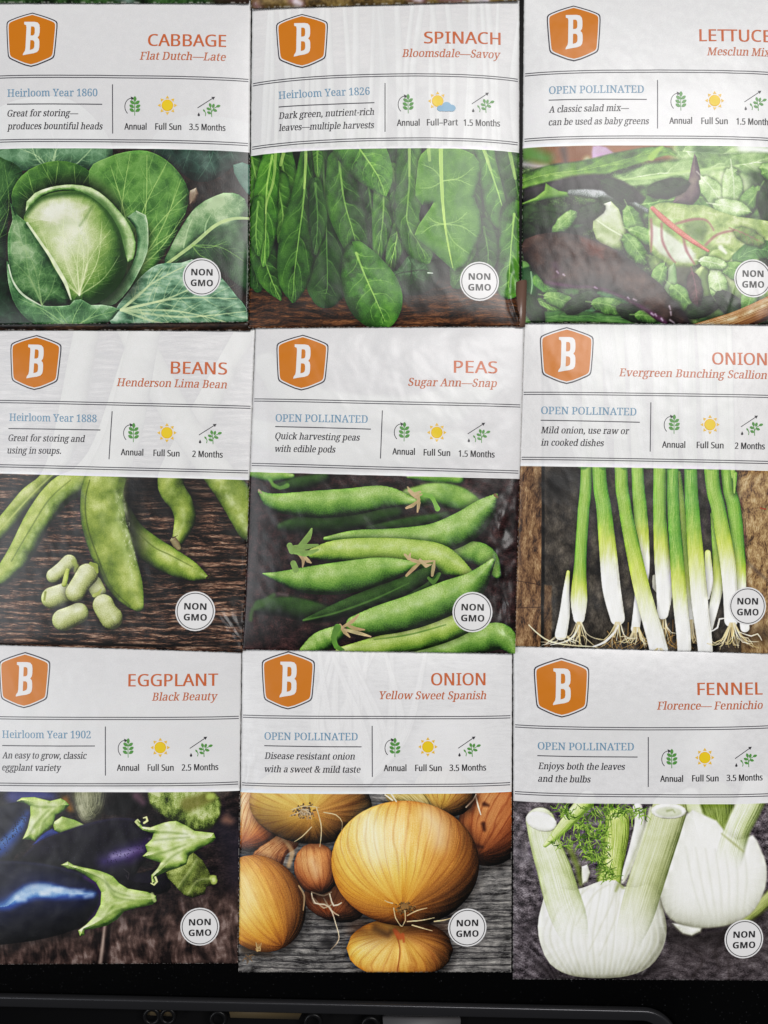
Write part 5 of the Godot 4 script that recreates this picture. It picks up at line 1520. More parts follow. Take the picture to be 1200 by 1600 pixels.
func pouch_mesh(pk: Packet, nu: int, nv: int) -> ArrayMesh:
	var c := pk.paint
	var vert := PackedVector3Array()
	var tex := PackedVector2Array()
	var idx := PackedInt32Array()
	var rim := PackedInt32Array()
	for j in nv + 1:
		for i in nu + 1:
			var u := float(i) / nu
			var v := float(j) / nv
			var p := c.c0.lerp(c.c1, u).lerp(c.c2.lerp(c.c3, u), v)
			if i == 0 or i == nu:                            # cut edge, a little uneven
				p.x += 0.45 * N2.get_noise_2d(p.y * 1.2, p.x * 0.01 + pk.seed_at) + (0.1 if (j / 2) % 2 == 0 else 0.0)
			if j == nv:
				p.y += 0.5 * N2.get_noise_2d(p.x * 1.5, pk.seed_at) + (0.25 if i % 3 == 0 else 0.0)
			vert.append(Paint_at.of(p, pk.height(u, v, p)) - pk.at)
			tex.append(Vector2(u, v))
	for j in nv:
		for i in nu:
			var a := j * (nu + 1) + i
			idx.append_array([a, a + 1, a + nu + 2, a, a + nu + 2, a + nu + 1])
	# round the edge down to the back
	for i in nu: rim.append(i)
	for j in nv: rim.append(j * (nu + 1) + nu)
	for i in nu: rim.append(nv * (nu + 1) + nu - i)
	for j in nv: rim.append((nv - j) * (nu + 1))
	var first := vert.size()
	for k in rim:
		var p := vert[k]
		vert.append(Vector3(p.x, pk.under(tex[k].y) + 0.00001, p.z))
		tex.append(tex[k])
	var n := rim.size()
	for k in n:
		var a := rim[k]
		var b := rim[(k + 1) % n]
		var d := first + k
		var e := first + (k + 1) % n
		idx.append_array([a, d, e, a, e, b])
	# the back, in strips from left to right edge
	for j in nv:
		var l0 := first + (2 * nu + 2 * nv - j) % n if j > 0 else first
		var l1 := first + 2 * nu + 2 * nv - j - 1
		var r0 := first + nu + j
		var r1 := first + nu + j + 1
		idx.append_array([l0, l1, r1, l0, r1, r0])
	var arr := []
	arr.resize(Mesh.ARRAY_MAX)
	arr[Mesh.ARRAY_VERTEX] = vert
	arr[Mesh.ARRAY_TEX_UV] = tex
	arr[Mesh.ARRAY_INDEX] = idx
	var st := SurfaceTool.new()
	st.create_from_arrays(arr)
	st.generate_normals()
	return st.commit()


func film(tex: Texture2D) -> StandardMaterial3D:
	var m := StandardMaterial3D.new()
	m.albedo_texture = tex
	m.texture_repeat = false
	m.roughness = 0.33
	m.metallic_specular = 0.42
	m.heightmap_enabled = true
	m.heightmap_texture = grain_map
	m.heightmap_scale = 0.0012
	return m


func make_packet(d: Dictionary, painter: Callable, label: String) -> Packet:
	var pk := Packet.new()
	var cs: Array = d.corners
	pk.paint = Paint.new()
	pk.paint.n1 = N1; pk.paint.n2 = N2; pk.paint.n3 = N3; pk.paint.nc = NC
	pk.paint.start(cs, Vector2(d.view[0], d.view[1]), d.view[2], RES if d.has("title") else 0.6)
	pk.noise = NW
	pk.base = d.get("base", 0.0) * 0.001
	pk.lift = d.get("lift", 0.0) * 0.001
	pk.bulge = d.get("bulge", 2.2) * 0.001
	pk.wrinkle = d.get("wrinkle", 0.10) * 0.001
	pk.ridges = d.get("ridges", [])
	pk.crumple = d.get("crumple", [])
	pk.seed_at = d.get("seed", 0.0)
	var mid: Vector2 = (cs[0] + cs[1] + cs[2] + cs[3]) * 0.25
	pk.at = at_px(mid, 0.0)
	pk.root = Node3D.new()
	pk.root.name = "seed_packet"
	add_child(pk.root, true)
	pk.root.position = pk.at
	tag(pk.root, label, "seed packet", "seed packets laid in rows")
	painter.call(pk.paint)
	if d.has("top"):
		var e: Array = d.top
		pk.paint.panel([edge_at(pk, 0.0, e[0]), edge_at(pk, 0.5, e[1]), edge_at(pk, 1.0, e[2])], rgb(228, 227, 228), d.get("cover", 0.90))
	var fine: bool = d.has("title")
	put(pouch_mesh(pk, 140 if fine else 40, 168 if fine else 44), "pouch", film(pk.paint.finish()), pk.root)
	return pk


# the point of the packet's width u at photograph height y
func edge_at(pk: Packet, u: float, y: float) -> Vector2:
	var c := pk.paint
	var t := c.c0.lerp(c.c1, u)
	var b := c.c2.lerp(c.c3, u)
	return t.lerp(b, (y - t.y) / (b.y - t.y))


func cross_line(pk: Packet, e: Array, dy: float) -> PackedVector2Array:
	var a := edge_at(pk, 0.006, e[0])
	var m := edge_at(pk, 0.5, e[1])
	var b := edge_at(pk, 0.994, e[2])
	var r := PackedVector2Array()
	var bow := (m.y - (a.y + b.y) * 0.5) * 4.0
	for i in 41:
		var h := i / 40.0
		r.append(Vector2(lerpf(a.x, b.x, h), lerpf(a.y, b.y, h) + bow * h * (1.0 - h) + dy))
	return r


func printed(pk: Packet, tris: PackedVector2Array, layer: float, called: String, c: Color, parent: Node = null, strike := 0.0) -> MeshInstance3D:
	return put(drape(pk, tris, layer, strike), called, ink(c), parent if parent else pk.root)


func moved(p: PackedVector2Array, to: Vector2, scale: float, turn: float) -> PackedVector2Array:
	var r := PackedVector2Array()
	for v in p:
		r.append(to + (v * scale).rotated(turn))
	return r


func dress(pk: Packet, d: Dictionary) -> void:
	var orange := rgb(206, 120, 22)
	var white := rgb(232, 231, 231)
	var line := rgb(60, 58, 68)
	var dark := rgb(48, 45, 52)
	var rust := rgb(200, 100, 52)
	var rust2 := rgb(194, 104, 62)
	var blue := rgb(112, 152, 180)
	var leafc := rgb(84, 148, 66)
	var c := pk.paint
	var turn: float = d.get("turn", atan2(d.dl1[2] - d.dl1[0], c.c0.distance_to(c.c1)))
	# emblem
	var e := Vector2(d.emblem[0], d.emblem[1])
	var s: float = d.emblem[2] / 81.0
	var half := [0, -43.5, 12, -40, 24, -36, 34, -32, 38.5, -29.5, 40.2, -26.5, 40.4, -20, 39.2, 0, 37.6, 20, 36.8, 26, 35, 29.5, 31, 32, 20, 37, 10, 41, 0, 43.5]
	var hexa := pv(half)
	for i in range(half.size() / 2 - 2, 0, -1):
		hexa.append(Vector2(-half[i * 2], half[i * 2 + 1]))
	var em := printed(pk, moved(poly_tris(hexa), e, s * 0.91, turn), 3, "emblem", orange)
	printed(pk, moved(poly_tris(hexa), e, s, turn), 1, "outline", line, em)
	printed(pk, moved(poly_tris(hexa), e, s * 0.955, turn), 2, "border", white, em)
	var b_out := pv([-12, -28, 4, -28, 9, -27, 12, -23.5, 12.8, -18, 12.8, -11, 12, -6, 9.6, -2.6, 12, 0, 12.8, 4, 12.8, 12, 12, 17, 9.5, 20.4, 4, 22.4, -4, 23.6, -13, 25.4, -12.4, 22.4, -9.8, 18.6, -9, 14, -8.2, -19, -8.8, -22.6, -12, -24])
	var bl := printed(pk, moved(poly_tris(b_out), e, s, turn), 4, "letter", white, em)
	for hole in [pv([-1, -20.4, 2.6, -20.4, 4.4, -19, 5, -16.4, 5, -10, 4.2, -7.2, 2, -6, -1.3, -6]), pv([-1.4, 1.6, 2, 1.6, 4.2, 2.8, 5, 5.4, 5, 11.4, 4.2, 14.4, 2, 16, -1.9, 17])]:
		printed(pk, moved(poly_tris(hole), e, s, turn), 5, "letter_opening", orange, em)
	# lettering
	var t: Array = d.title
	printed(pk, lettering(t[0], sans_medium, 0.0, t[1], t[2], t[3], t[4], d.get("cap", 19.2)), 1, "title", rust, null, 0.9)
	t = d.sub
	printed(pk, lettering(t[0], serif, 0.2, t[1], t[2], t[3], t[4], 12.4), 1, "subtitle", rust2, null, 0.5)
	t = d.head
	printed(pk, lettering(t[0], serif, 0.0, t[1], t[2], t[3], t[4], 11.6), 1, "heading", blue, null, 0.35)
	for k in ["d1", "d2"]:
		t = d[k]
		printed(pk, lettering(t[0], serif, 0.2, t[1], t[2], t[3], t[4], 10.2), 1, "description", dark, null, 0.45)
	# rules
	for k in ["dl1", "dl2"]:
		var pair := printed(pk, ribbon(cross_line(pk, d[k], 0.0), 1.35), 1, "rule", line)
		printed(pk, ribbon(cross_line(pk, d[k], 3.5), 1.35), 1, "rule", line)
	var u: Array = d.under
	printed(pk, ribbon(pv([u[0], u[2], u[1], u[3]]), 1.5), 1, "heading_underline", line)
	u = d.bar
	printed(pk, ribbon(pv(u), 1.4), 1, "divider", line)
	# icons: seasons, sun, growth
	var ap := Vector2(d.ann[0], d.ann[1])
	var arc := PackedVector2Array()
	for i in 13:
		var a := lerpf(2.2, 4.9, i / 12.0)
		arc.append(Vector2(-1.5 + 10.5 * cos(a), 0.5 + 13.0 * sin(a)))
	var season := printed(pk, moved(ribbon(arc, 1.1), ap, 1, turn), 1, "season_icon", dark)
	printed(pk, moved(PackedVector2Array([Vector2(-3, -15.2), Vector2(2.6, -12.8), Vector2(-1.6, -9.0)]), ap, 1, turn), 1, "arrow_head", dark, season)
	printed(pk, moved(ribbon(pv([3.6, 14.4, 3.4, 0, 3.6, -12]), 1.1), ap, 1, turn), 1, "stem", leafc, season)
	for q in [[3.6, -11.5, -PI / 2], [-0.4, -6, -2.5], [7.6, -6, -0.64], [-1.2, 0, -2.6], [8.6, 0, -0.54], [-1, 6, -2.6], [8.4, 6, -0.54]]:
		printed(pk, moved(ellipse_tris(Vector2(q[0], q[1]), 4.2, 2.5, q[2], true), ap, 1, turn), 2, "leaf", leafc, season)
	var sp := Vector2(d.sun[0], d.sun[1])
	var part: bool = d.get("part", false)
	if part: sp += Vector2(-2.5, -3)
	var sun := printed(pk, ellipse_tris(sp, 9.2, 9.2, 0), 1, "sun_icon", rgb(238, 190, 28))
	printed(pk, ellipse_tris(sp, 8.0, 8.0, 0), 2, "disc", rgb(236, 204, 34), sun)
	for i in 8:
		var a := TAU * i / 8.0
		if part and i in [0, 1, 2]: continue
		var dir := Vector2.from_angle(a)
		var sd := dir.orthogonal() * 2.9
		printed(pk, PackedVector2Array([sp + dir * 10.6 + sd, sp + dir * 15.2, sp + dir * 10.6 - sd]), 1, "ray", rgb(234, 190, 70), sun)
	if part:
		var cl := rgb(134, 176, 204)
		var cloud := printed(pk, moved(ellipse_tris(Vector2(0, 0), 7.4, 6.6, 0), sp + Vector2(14, 8), 1, 0), 3, "cloud_icon", cl, sun)
		for q in [[4.5, 11.5, 5.5, 4.6], [21.5, 11, 6.6, 5.4], [13, 13, 13, 3.2]]:
			printed(pk, ellipse_tris(sp + Vector2(q[0], q[1]), q[2], q[3], 0), 3.2 + q[0] * 0.02, "cloud_puff", cl, sun)
	var gp := Vector2(d.grow[0], d.grow[1])
	var growth := printed(pk, moved(ribbon(pv([-13.5, 0.5, 10.5, -15.6]), 1.2), gp, 1, turn), 1, "growth_icon", dark)
	printed(pk, moved(PackedVector2Array([Vector2(13.5, -17.6), Vector2(10.9, -12.6), Vector2(7.6, -17.2)]), gp, 1, turn), 1, "arrow_head", dark, growth)
	printed(pk, moved(PackedVector2Array([Vector2(-11.5, 7.4), Vector2(-9.6, 11.4), Vector2(-13.4, 11.4)]) + ellipse_tris(Vector2(-11.5, 11.6), 1.9, 1.9, 0), gp, 1, turn), 1, "drop", dark, growth)
	printed(pk, moved(ribbon(pv([-1.4, 13, -0.6, 9, -2.4, 5.2]), 1.2), gp, 1, turn), 1, "sprout", leafc, growth)
	printed(pk, moved(ellipse_tris(Vector2(-3.2, 4.6), 2.6, 1.3, 0.9, true), gp, 1, turn), 1.5, "leaf", leafc, growth)
	printed(pk, moved(ribbon(pv([8.6, 14, 8.2, 6, 6.4, -2.6]), 1.2), gp, 1, turn), 1, "stem", leafc, growth)
	printed(pk, moved(ribbon(pv([8.3, 6.5, 11.5, 0.5, 17, -2.2]), 1.1), gp, 1, turn), 1.3, "stem", leafc, growth)
	for q in [[6.2, -4.2, -1.9], [3.6, 1.6, -2.7], [18.6, -3.2, -0.3], [13.6, 3.6, 0.3], [4.6, 7.6, -2.7], [11, -3.4, -1.3]]:
		printed(pk, moved(ellipse_tris(Vector2(q[0], q[1]), 3.5, 2.1, q[2], true), gp, 1, turn), 2, "leaf", leafc, growth)
	for k in d.captions:
		printed(pk, lettering(k[0], sans, 0.0, k[1], k[2], k[3], k[3] + (k[2] - k[1]) * tan(turn), 10.0), 1, "caption", rgb(34, 32, 36), null, 0.6)
	# seal
	var sc := Vector2(d.seal[0], d.seal[1])
	var sr: float = d.seal[2]
	var seal := printed(pk, ellipse_tris(sc, sr, sr, 0), 1, "seal", white)
	printed(pk, ring_tris(sc, sr * 0.885, sr * 0.925), 2, "ring", rgb(46, 46, 48), seal)
	var dir := Vector2.from_angle(turn)
	for q in [["NON", 16.6, -2.4], ["GMO", 17.2, 14.6]]:
		var m := sc + Vector2(0, q[2])
		var a: Vector2 = m - dir * q[1] * sr / 30.0
		var b: Vector2 = m + dir * q[1] * sr / 30.0
		printed(pk, lettering(q[0], sans_bold, 0.0, a.x, b.x, a.y, b.y, 10.2), 2, "lettering", rgb(42, 42, 44), seal, 0.3)


func build_packets() -> void:
	var V := func(a: Array) -> Array: return [Vector2(a[0], a[1]), Vector2(a[2], a[3]), Vector2(a[4], a[5]), Vector2(a[6], a[7])]
	# what lies under and above the rows
	make_packet({"corners": V.call([-60, 24, 386, 22, -60, 515, 391, 516]), "view": [0, 0, 1], "lift": 0.95, "bulge": 0.25, "wrinkle": 0.05}, print_boards, "packet with dark wood print, only a strip showing under the cabbage packet")
	make_packet({"corners": V.call([-42, -500, 384, -500, -40, 3.5, 389, 4.5]), "view": [0, 0, 1], "lift": 1.3, "base": 0.3}, print_greens, "packet with leafy green print, lower edge above the cabbage packet")
	make_packet({"corners": V.call([395, -492, 818, -505, 391.5, 12, 812, 0]), "view": [0, 0, 1], "lift": 1.3, "base": 0.3}, print_roots, "packet with tan soil and purple root print, lower edge above the spinach packet")
	var all := [
		[print_cabbage, "cabbage seed packet with round green head, first of the top row", {
			"corners": V.call([-33, -2, 391, -2, -36, 508, 387.5, 503]), "view": [0, 220, 3], "lift": 1.5, "base": 0.6, "seed": 10.0, "bulge": 1.8,
			"emblem": [49.5, 62, 81], "title": ["CABBAGE", 231.7, 352.3, 73, 73], "sub": ["Flat Dutch—Late", 218.7, 352.3, 94.5, 95],
			"dl1": [118, 119.5, 122], "dl2": [218.3, 219.5, 222.5], "top": [232.3, 233, 236],
			"head": ["Heirloom Year 1860", 11.7, 153, 151.4, 152], "under": [11.3, 160.7, 163, 164.4],
			"d1": ["Great for storing—", 11.7, 123, 182.5, 183], "d2": ["produces bountiful heads", 11, 161, 202.5, 203.6], "bar": [176.7, 133.3, 177, 210],
			"ann": [208, 167.5], "sun": [262.3, 166], "grow": [322.5, 169], "captions": [["Annual", 195, 229.3, 203.7], ["Full Sun", 243.3, 283.3, 203.9], ["3.5 Months", 296, 351.7, 204]], "seal": [315.7, 433.3, 29.7],
			"ridges": [[388, 380, 386, 500, 4, 0.5]]}],
		[print_spinach, "spinach seed packet with hanging green leaves, its corner seal crumpled", {
			"corners": V.call([393, 2, 812.5, -6, 388, 512, 812, 509.5]), "view": [380, 220, 2.667], "lift": 1.2, "base": 0.2, "seed": 60.0, "crumple": [[803, 462, 20, 62, 0.5]], "bulge": 2.6, "turn": -0.012,
			"emblem": [472, 64, 81.6], "title": ["SPINACH", 662.4, 781.6, 69.4, 69], "sub": ["Bloomsdale—Savoy", 628, 782, 91, 91],
			"dl1": [128, 118, 121], "dl2": [227.5, 218, 220.5], "top": [241, 233.6, 236],
			"head": ["Heirloom Year 1826", 435.5, 577.6, 155, 150.2], "under": [435.5, 585, 167.4, 162.7],
			"d1": ["Dark green, nutrient-rich", 435.5, 584.4, 186.4, 181.6], "d2": ["leaves—multiple harvests", 435.5, 584.4, 205.2, 202.4], "bar": [601.6, 132, 601.6, 208],
			"ann": [634, 165], "sun": [686, 163], "part": true, "grow": [750.5, 163], "captions": [["Annual", 620, 655, 198.9], ["Full–Part", 666.8, 714.8, 198.3], ["1.5 Months", 724, 781, 198]], "seal": [749, 440, 30.7],
			"ridges": [[803, 408, 795, 462, 4, 0.6], [803, 408, 811, 455, 3.5, 0.6], [795, 462, 812, 508, 4, 0.6], [796, 464, 806, 460, 3.5, 0.4], [799, 466, 805, 500, 4, 0.4]]}],
		[print_lettuce, "lettuce mix seed packet with dark red and green leaves, last of the top row", {
			"corners": V.call([820, -10, 1243, -10, 815.5, 503.5, 1240, 507]), "view": [800, 210, 3], "lift": 1.2, "base": 0.0, "seed": 130.0, "crumple": [[1010, 400, 210, 130, 0.10], [1180, 480, 60, 40, 0.2]], "bulge": 2.2, "cover": 0.93,
			"emblem": [897, 51, 84], "title": ["LETTUCE", 1092.7, 1205, 64.6, 64.6], "sub": ["Mesclun Mix", 1104, 1205, 87, 87],
			"dl1": [112, 110.4, 112.6], "dl2": [214.6, 213.4, 216], "top": [228.4, 227.8, 229.6],
			"head": ["OPEN POLLINATED", 858.3, 1005, 146, 146], "under": [857.7, 1010, 155.4, 156.4],
			"d1": ["A classic salad mix—", 857.7, 982, 175.2, 174.4], "d2": ["can be used as baby greens", 857.7, 1013, 195.2, 195], "bar": [1026.7, 126, 1026.7, 201.7],
			"ann": [1059.5, 159.5], "sun": [1116, 158], "grow": [1176.5, 159], "captions": [["Annual", 1045, 1080, 194.4], ["Full Sun", 1095, 1136, 194.6], ["1.5 Months", 1150, 1206, 195]], "seal": [1176.7, 435, 30],
			"ridges": [[1130, 500, 1150, 430, 3, 0.25]]}],
		[print_beans, "lima bean seed packet with long green pods on brown boards", {
			"corners": V.call([-26, 501, 397.3, 511, -45, 1006.5, 379, 1020]), "view": [0, 730, 3], "lift": 1.2, "base": 0.0, "seed": 210.0, "crumple": [[370, 985, 34, 50, 0.4], [384, 850, 14, 120, 0.3]], "bulge": 2.0, "cover": 0.895,
			"emblem": [54.5, 566, 81], "title": ["BEANS", 266.7, 353.3, 583.8, 585], "sub": ["Henderson Lima Bean", 182.3, 353.3, 603.4, 606.6],
			"dl1": [624.5, 629.5, 634], "dl2": [725, 730.4, 735.2], "top": [738.5, 744.4, 749.3],
			"head": ["Heirloom Year 1888", 13.7, 151, 657.4, 660], "under": [12.3, 157.3, 669.4, 672],
			"d1": ["Great for storing and", 12.3, 133, 689, 690.8], "d2": ["using in soups.", 10.7, 95.3, 708.4, 709.4], "bar": [175.7, 642.7, 170.7, 717.7],
			"ann": [205.5, 676.5], "sun": [261, 676.3], "grow": [324.3, 679.5], "captions": [["Annual", 189, 223.7, 711.3], ["Full Sun", 240, 280, 712.6], ["2 Months", 300.3, 347, 714]], "seal": [305, 955, 31],
			"ridges": [[346, 960, 378, 1006, 3.6, 0.5], [362, 962, 376, 990, 3.6, 0.4], [386, 760, 380, 950, 4.5, 0.4], [378, 950, 378, 1015, 4, 0.3]]}],
		[print_peas, "pea seed packet with plump green pods, centre of the layout", {
			"corners": V.call([398.6, 506, 820, 504, 378.5, 1015, 805, 1021.5]), "view": [370, 730, 2.609], "lift": 1.2, "base": 0.4, "seed": 330.0, "crumple": [[790, 880, 34, 150, 0.6]], "bulge": 2.4, "wrinkle": 0.20, "cover": 0.90,
			"emblem": [472, 566.5, 82], "title": ["PEAS", 708.8, 776.3, 582.8, 583.6], "sub": ["Sugar Ann—Snap", 637.6, 776, 603.6, 605],
			"dl1": [622.6, 628, 632], "dl2": [723.6, 730, 735.6], "top": [737, 743, 748],
			"head": ["OPEN POLLINATED", 430.6, 574.2, 658.8, 661.2], "under": [430, 579.5, 666.5, 671],
			"d1": ["Quick harvesting peas", 430, 562, 686.2, 689], "d2": ["with edible pods", 429.5, 524, 706, 707.6], "bar": [597.5, 641.7, 594.5, 716.7],
			"ann": [628, 675.5], "sun": [682.2, 676.2], "grow": [744, 678], "captions": [["Annual", 612.9, 647.4, 710.4], ["Full Sun", 661.6, 702.5, 712], ["1.5 Months", 716, 772.2, 713.7]], "seal": [738, 956, 31.4],
			"ridges": [[803, 752, 772, 850, 5, 0.6], [807, 760, 804, 850, 6, 0.5], [772, 850, 800, 990, 5, 0.6], [803, 850, 784, 862, 5, 0.5], [804, 880, 793, 1000, 6, 0.5], [768, 880, 766, 940, 4, 0.3], [775, 980, 803, 1018, 4, 0.5]]}],
		[print_scallion, "green bunching onion seed packet with white roots, right end of the middle row", {
			"corners": V.call([820.5, 499, 1243, 500, 804, 1010, 1227, 1022.5]), "view": [800, 720, 3], "lift": 1.2, "base": 0.0, "seed": 420.0, "crumple": [[870, 840, 70, 150, 0.10], [890, 555, 60, 60, 0.06]], "bulge": 2.2,
			"emblem": [886, 555, 84], "title": ["ONION", 1112.7, 1198.5, 569.6, 570.4], "sub": ["Evergreen Bunching Scallion", 966.7, 1198.7, 588, 592],
			"dl1": [612, 615, 617.8], "dl2": [714, 717.4, 721.4], "top": [727.4, 731.4, 736],
			"head": ["OPEN POLLINATED", 846, 993.3, 646.6, 649.4], "under": [845.3, 999, 656.3, 660],
			"d1": ["Mild onion, use raw or", 845.3, 982.3, 676.7, 678.7], "d2": ["in cooked dishes", 845.3, 942.7, 696, 697.4], "bar": [1016.3, 629, 1015.3, 705.7],
			"ann": [1049, 663.5], "sun": [1108.7, 663.7], "grow": [1171, 666.6], "captions": [["Annual", 1033.7, 1069.3, 699.6], ["Full Sun", 1087.7, 1129.3, 700.3], ["2 Months", 1147.7, 1195.3, 701.4]], "seal": [1168.3, 947, 29.6]}],
		[print_eggplant, "eggplant seed packet with glossy dark purple fruits, bottom row", {
			"corners": V.call([-48, 1004, 375.8, 1011, -52, 1511, 370.4, 1509]), "view": [0, 1230, 3], "lift": 0.0, "seed": 530.0, "bulge": 2.0, "turn": 0.0,
			"emblem": [37.3, 1063, 81], "title": ["EGGPLANT", 200.3, 339.3, 1072.7, 1072.2], "sub": ["Black Beauty", 237.3, 339.3, 1094.7, 1094.7],
			"dl1": [1120, 1120.6, 1120.7], "dl2": [1224, 1224, 1223.7], "top": [1237, 1237, 1237.6],
			"head": ["Heirloom Year 1902", 2.7, 141.7, 1153.3, 1153.3], "under": [2.7, 148.7, 1165.3, 1165.3],
			"d1": ["An easy to grow, classic", 2.7, 135.7, 1185.3, 1185.3], "d2": ["eggplant variety", 2.7, 96, 1204.3, 1204.3], "bar": [165, 1135, 165.2, 1211.3],
			"ann": [197, 1169], "sun": [250.7, 1167.7], "grow": [310, 1169], "captions": [["Annual", 183, 217, 1204], ["Full Sun", 231, 271, 1204], ["2.5 Months", 284, 340, 1204]], "seal": [311.7, 1449.3, 30.3]}],
		[print_onion, "yellow onion seed packet with one large striped amber bulb", {
			"corners": V.call([377.2, 1009, 801.4, 1014, 371.4, 1523, 799.8, 1523]), "view": [360, 1230, 2.609], "lift": 0.0, "seed": 640.0, "crumple": [[386, 1200, 16, 80, 0.3]], "bulge": 2.2, "turn": 0.003,
			"emblem": [450, 1063.5, 84], "title": ["ONION", 673.7, 758, 1071, 1071.3], "sub": ["Yellow Sweet Spanish", 593, 759.6, 1092.3, 1093],
			"dl1": [1118.8, 1119, 1119.8], "dl2": [1225, 1225, 1224.8], "top": [1239.5, 1239.5, 1239],
			"head": ["OPEN POLLINATED", 413, 558.6, 1156.2, 1156.2], "under": [412.7, 565, 1165.6, 1166.4],
			"d1": ["Disease resistant onion", 413, 554, 1186.2, 1186.2], "d2": ["with a sweet & mild taste", 413, 563, 1206.9, 1206.6], "bar": [581.5, 1133.7, 581.8, 1213.2],
			"ann": [613.5, 1168], "sun": [668.5, 1166.4], "grow": [729.4, 1168.4], "captions": [["Annual", 599.5, 634.4, 1204.2], ["Full Sun", 648.6, 689.5, 1204.2], ["3.5 Months", 702.2, 759.2, 1204.2]], "seal": [730.3, 1450, 30.3],
			"ridges": [[388, 1180, 384, 1236, 3, 0.25]]}],
		[print_fennel, "fennel seed packet with white bulbs and feathery fronds, bottom row", {
			"corners": V.call([803.4, 1003, 1227, 1010, 802.4, 1534, 1227, 1536]), "view": [790, 1240, 2.927], "lift": 0.0, "seed": 760.0, "crumple": [[820, 1110, 26, 90, 0.25]], "bulge": 2.4, "turn": 0.001, "cover": 0.90,
			"emblem": [877.8, 1074.6, 86.5], "title": ["FENNEL", 1089.3, 1192, 1085.8, 1085.8], "sub": ["Florence— Fennichio", 1025.7, 1192.5, 1108.4, 1108.2],
			"dl1": [1134, 1136.2, 1134.4], "dl2": [1238.8, 1240.6, 1241.2], "top": [1253.2, 1255, 1255.6],
			"head": ["OPEN POLLINATED", 840.6, 989.2, 1171.6, 1171.6], "under": [840, 995.3, 1181.2, 1182],
			"d1": ["Enjoys both the leaves", 841, 975.5, 1202, 1202], "d2": ["and the bulbs", 841, 921.9, 1221.8, 1221.8], "bar": [1012, 1150.8, 1012, 1228.7],
			"ann": [1045, 1185], "sun": [1100.2, 1183], "grow": [1161.4, 1184.4], "captions": [["Annual", 1030.5, 1065.7, 1220.6], ["Full Sun", 1080.4, 1121.4, 1220.2], ["3.5 Months", 1134.4, 1191.8, 1219.8]], "seal": [1163, 1467.9, 31],
			"ridges": [[811, 1040, 809, 1120, 5, 0.2]]}],
	]
	for a in all:
		var pk := make_packet(a[2], a[0], a[1])
		dress(pk, a[2])
		if a[0] == print_spinach:
			seal_flap(pk)


# the strip of the side seal that sticks out beyond the crumpled corner
func seal_flap(pk: Packet) -> void:
	var out := pv([807, 440, 814, 437.5, 822.4, 436.8, 823.4, 441, 822.6, 470, 821.4, 500, 820.4, 511, 806, 511, 806, 470])
	var st := SurfaceTool.new()
	st.begin(Mesh.PRIMITIVE_TRIANGLES)
	var tri := Geometry2D.triangulate_polygon(out)
	var high := func(p: Vector2, k: float) -> Vector3: return at_px(p, 0.00135 + k + 0.0001 * sin(p.y * 0.09) + 0.00025 * smoothstep(817.0, 820.0, p.x)) - pk.at
	for i in range(0, tri.size(), 3):
		var a := out[tri[i]]
		var b := out[tri[i + 1]]
		var c := out[tri[i + 2]]
		if (b - a).cross(c - a) < 0.0:
			var s := b; b = c; c = s
		for p in [a, b, c]: st.add_vertex(high.call(p, 0.00012))
		for p in [a, c, b]: st.add_vertex(high.call(p, 0.0))
	for i in out.size():
		var a := out[i]
		var b := out[(i + 1) % out.size()]
		st.add_vertex(high.call(a, 0.00012)); st.add_vertex(high.call(a, 0.0)); st.add_vertex(high.call(b, 0.0))
		st.add_vertex(high.call(a, 0.00012)); st.add_vertex(high.call(b, 0.0)); st.add_vertex(high.call(b, 0.00012))
	st.generate_normals()
	var m := StandardMaterial3D.new()
	m.albedo_color = rgb(108, 82, 70)
	m.roughness = 0.32
	put(st.commit(), "seal_flap", m, pk.root)


# ------------------------------------------------------------------ worktop and tray
func build_worktop() -> void:
	var rng := RandomNumberGenerator.new()
	rng.seed = 77
	var im := Image.create(1600, 512, false, Image.FORMAT_RGB8)
	im.fill(Color(0.035, 0.035, 0.037))
	for i in 7000:                                       # mineral flecks in the black sheet
		var g := rng.randf_range(0.08, 0.26) * (2.0 if rng.randf() < 0.06 else 1.0)
		im.set_pixel(rng.randi_range(0, 1599), rng.randi_range(0, 511), Color(g, g, g * 1.02))
	var m := StandardMaterial3D.new()
	m.albedo_texture = ImageTexture.create_from_image(im)
	m.uv1_scale = Vector3(1, 1, 1)
	m.roughness = 0.42
	m.metallic_specular = 0.25
	# the sheet ends at the tray's opening
	var top := slab(pv([-500, -700, 1700, -700, 1700, 1700, 1080, 1700, 1066, 1640, 1040, 1604, 1000, 1592, -500, 1567]), 0.0, -0.012, Rect2(-500, 1400, 2200, 700))
	var o := put(top, "worktop", m, self)
	tag(o, "black worktop with fine pale flecks under the packets", "worktop", "", "structure")


func slab(p: PackedVector2Array, y1: float, y0: float, frame: Rect2) -> ArrayMesh:
	var st := SurfaceTool.new()
	st.begin(Mesh.PRIMITIVE_TRIANGLES)
	var tri := Geometry2D.triangulate_polygon(p)
	var add := func(q: Vector2, y: float) -> void:
		st.set_uv((q - frame.position) / frame.size)
		st.add_vertex(at_px(q, REF_H) * Vector3(1, 0, 1) + Vector3(0, y, 0))
	for i in range(0, tri.size(), 3):
		var a := p[tri[i]]
		var b := p[tri[i + 1]]
		var c := p[tri[i + 2]]
		if (b - a).cross(c - a) < 0.0:
			var s := b; b = c; c = s
		for q in [a, b, c]: add.call(q, y1)
		for q in [a, c, b]: add.call(q, y0)
	for i in p.size():
		var a := p[i]
		var b := p[(i + 1) % p.size()]
		add.call(a, y1); add.call(a, y0); add.call(b, y0)
		add.call(a, y1); add.call(b, y0); add.call(b, y1)
	st.generate_normals()
	return st.commit()


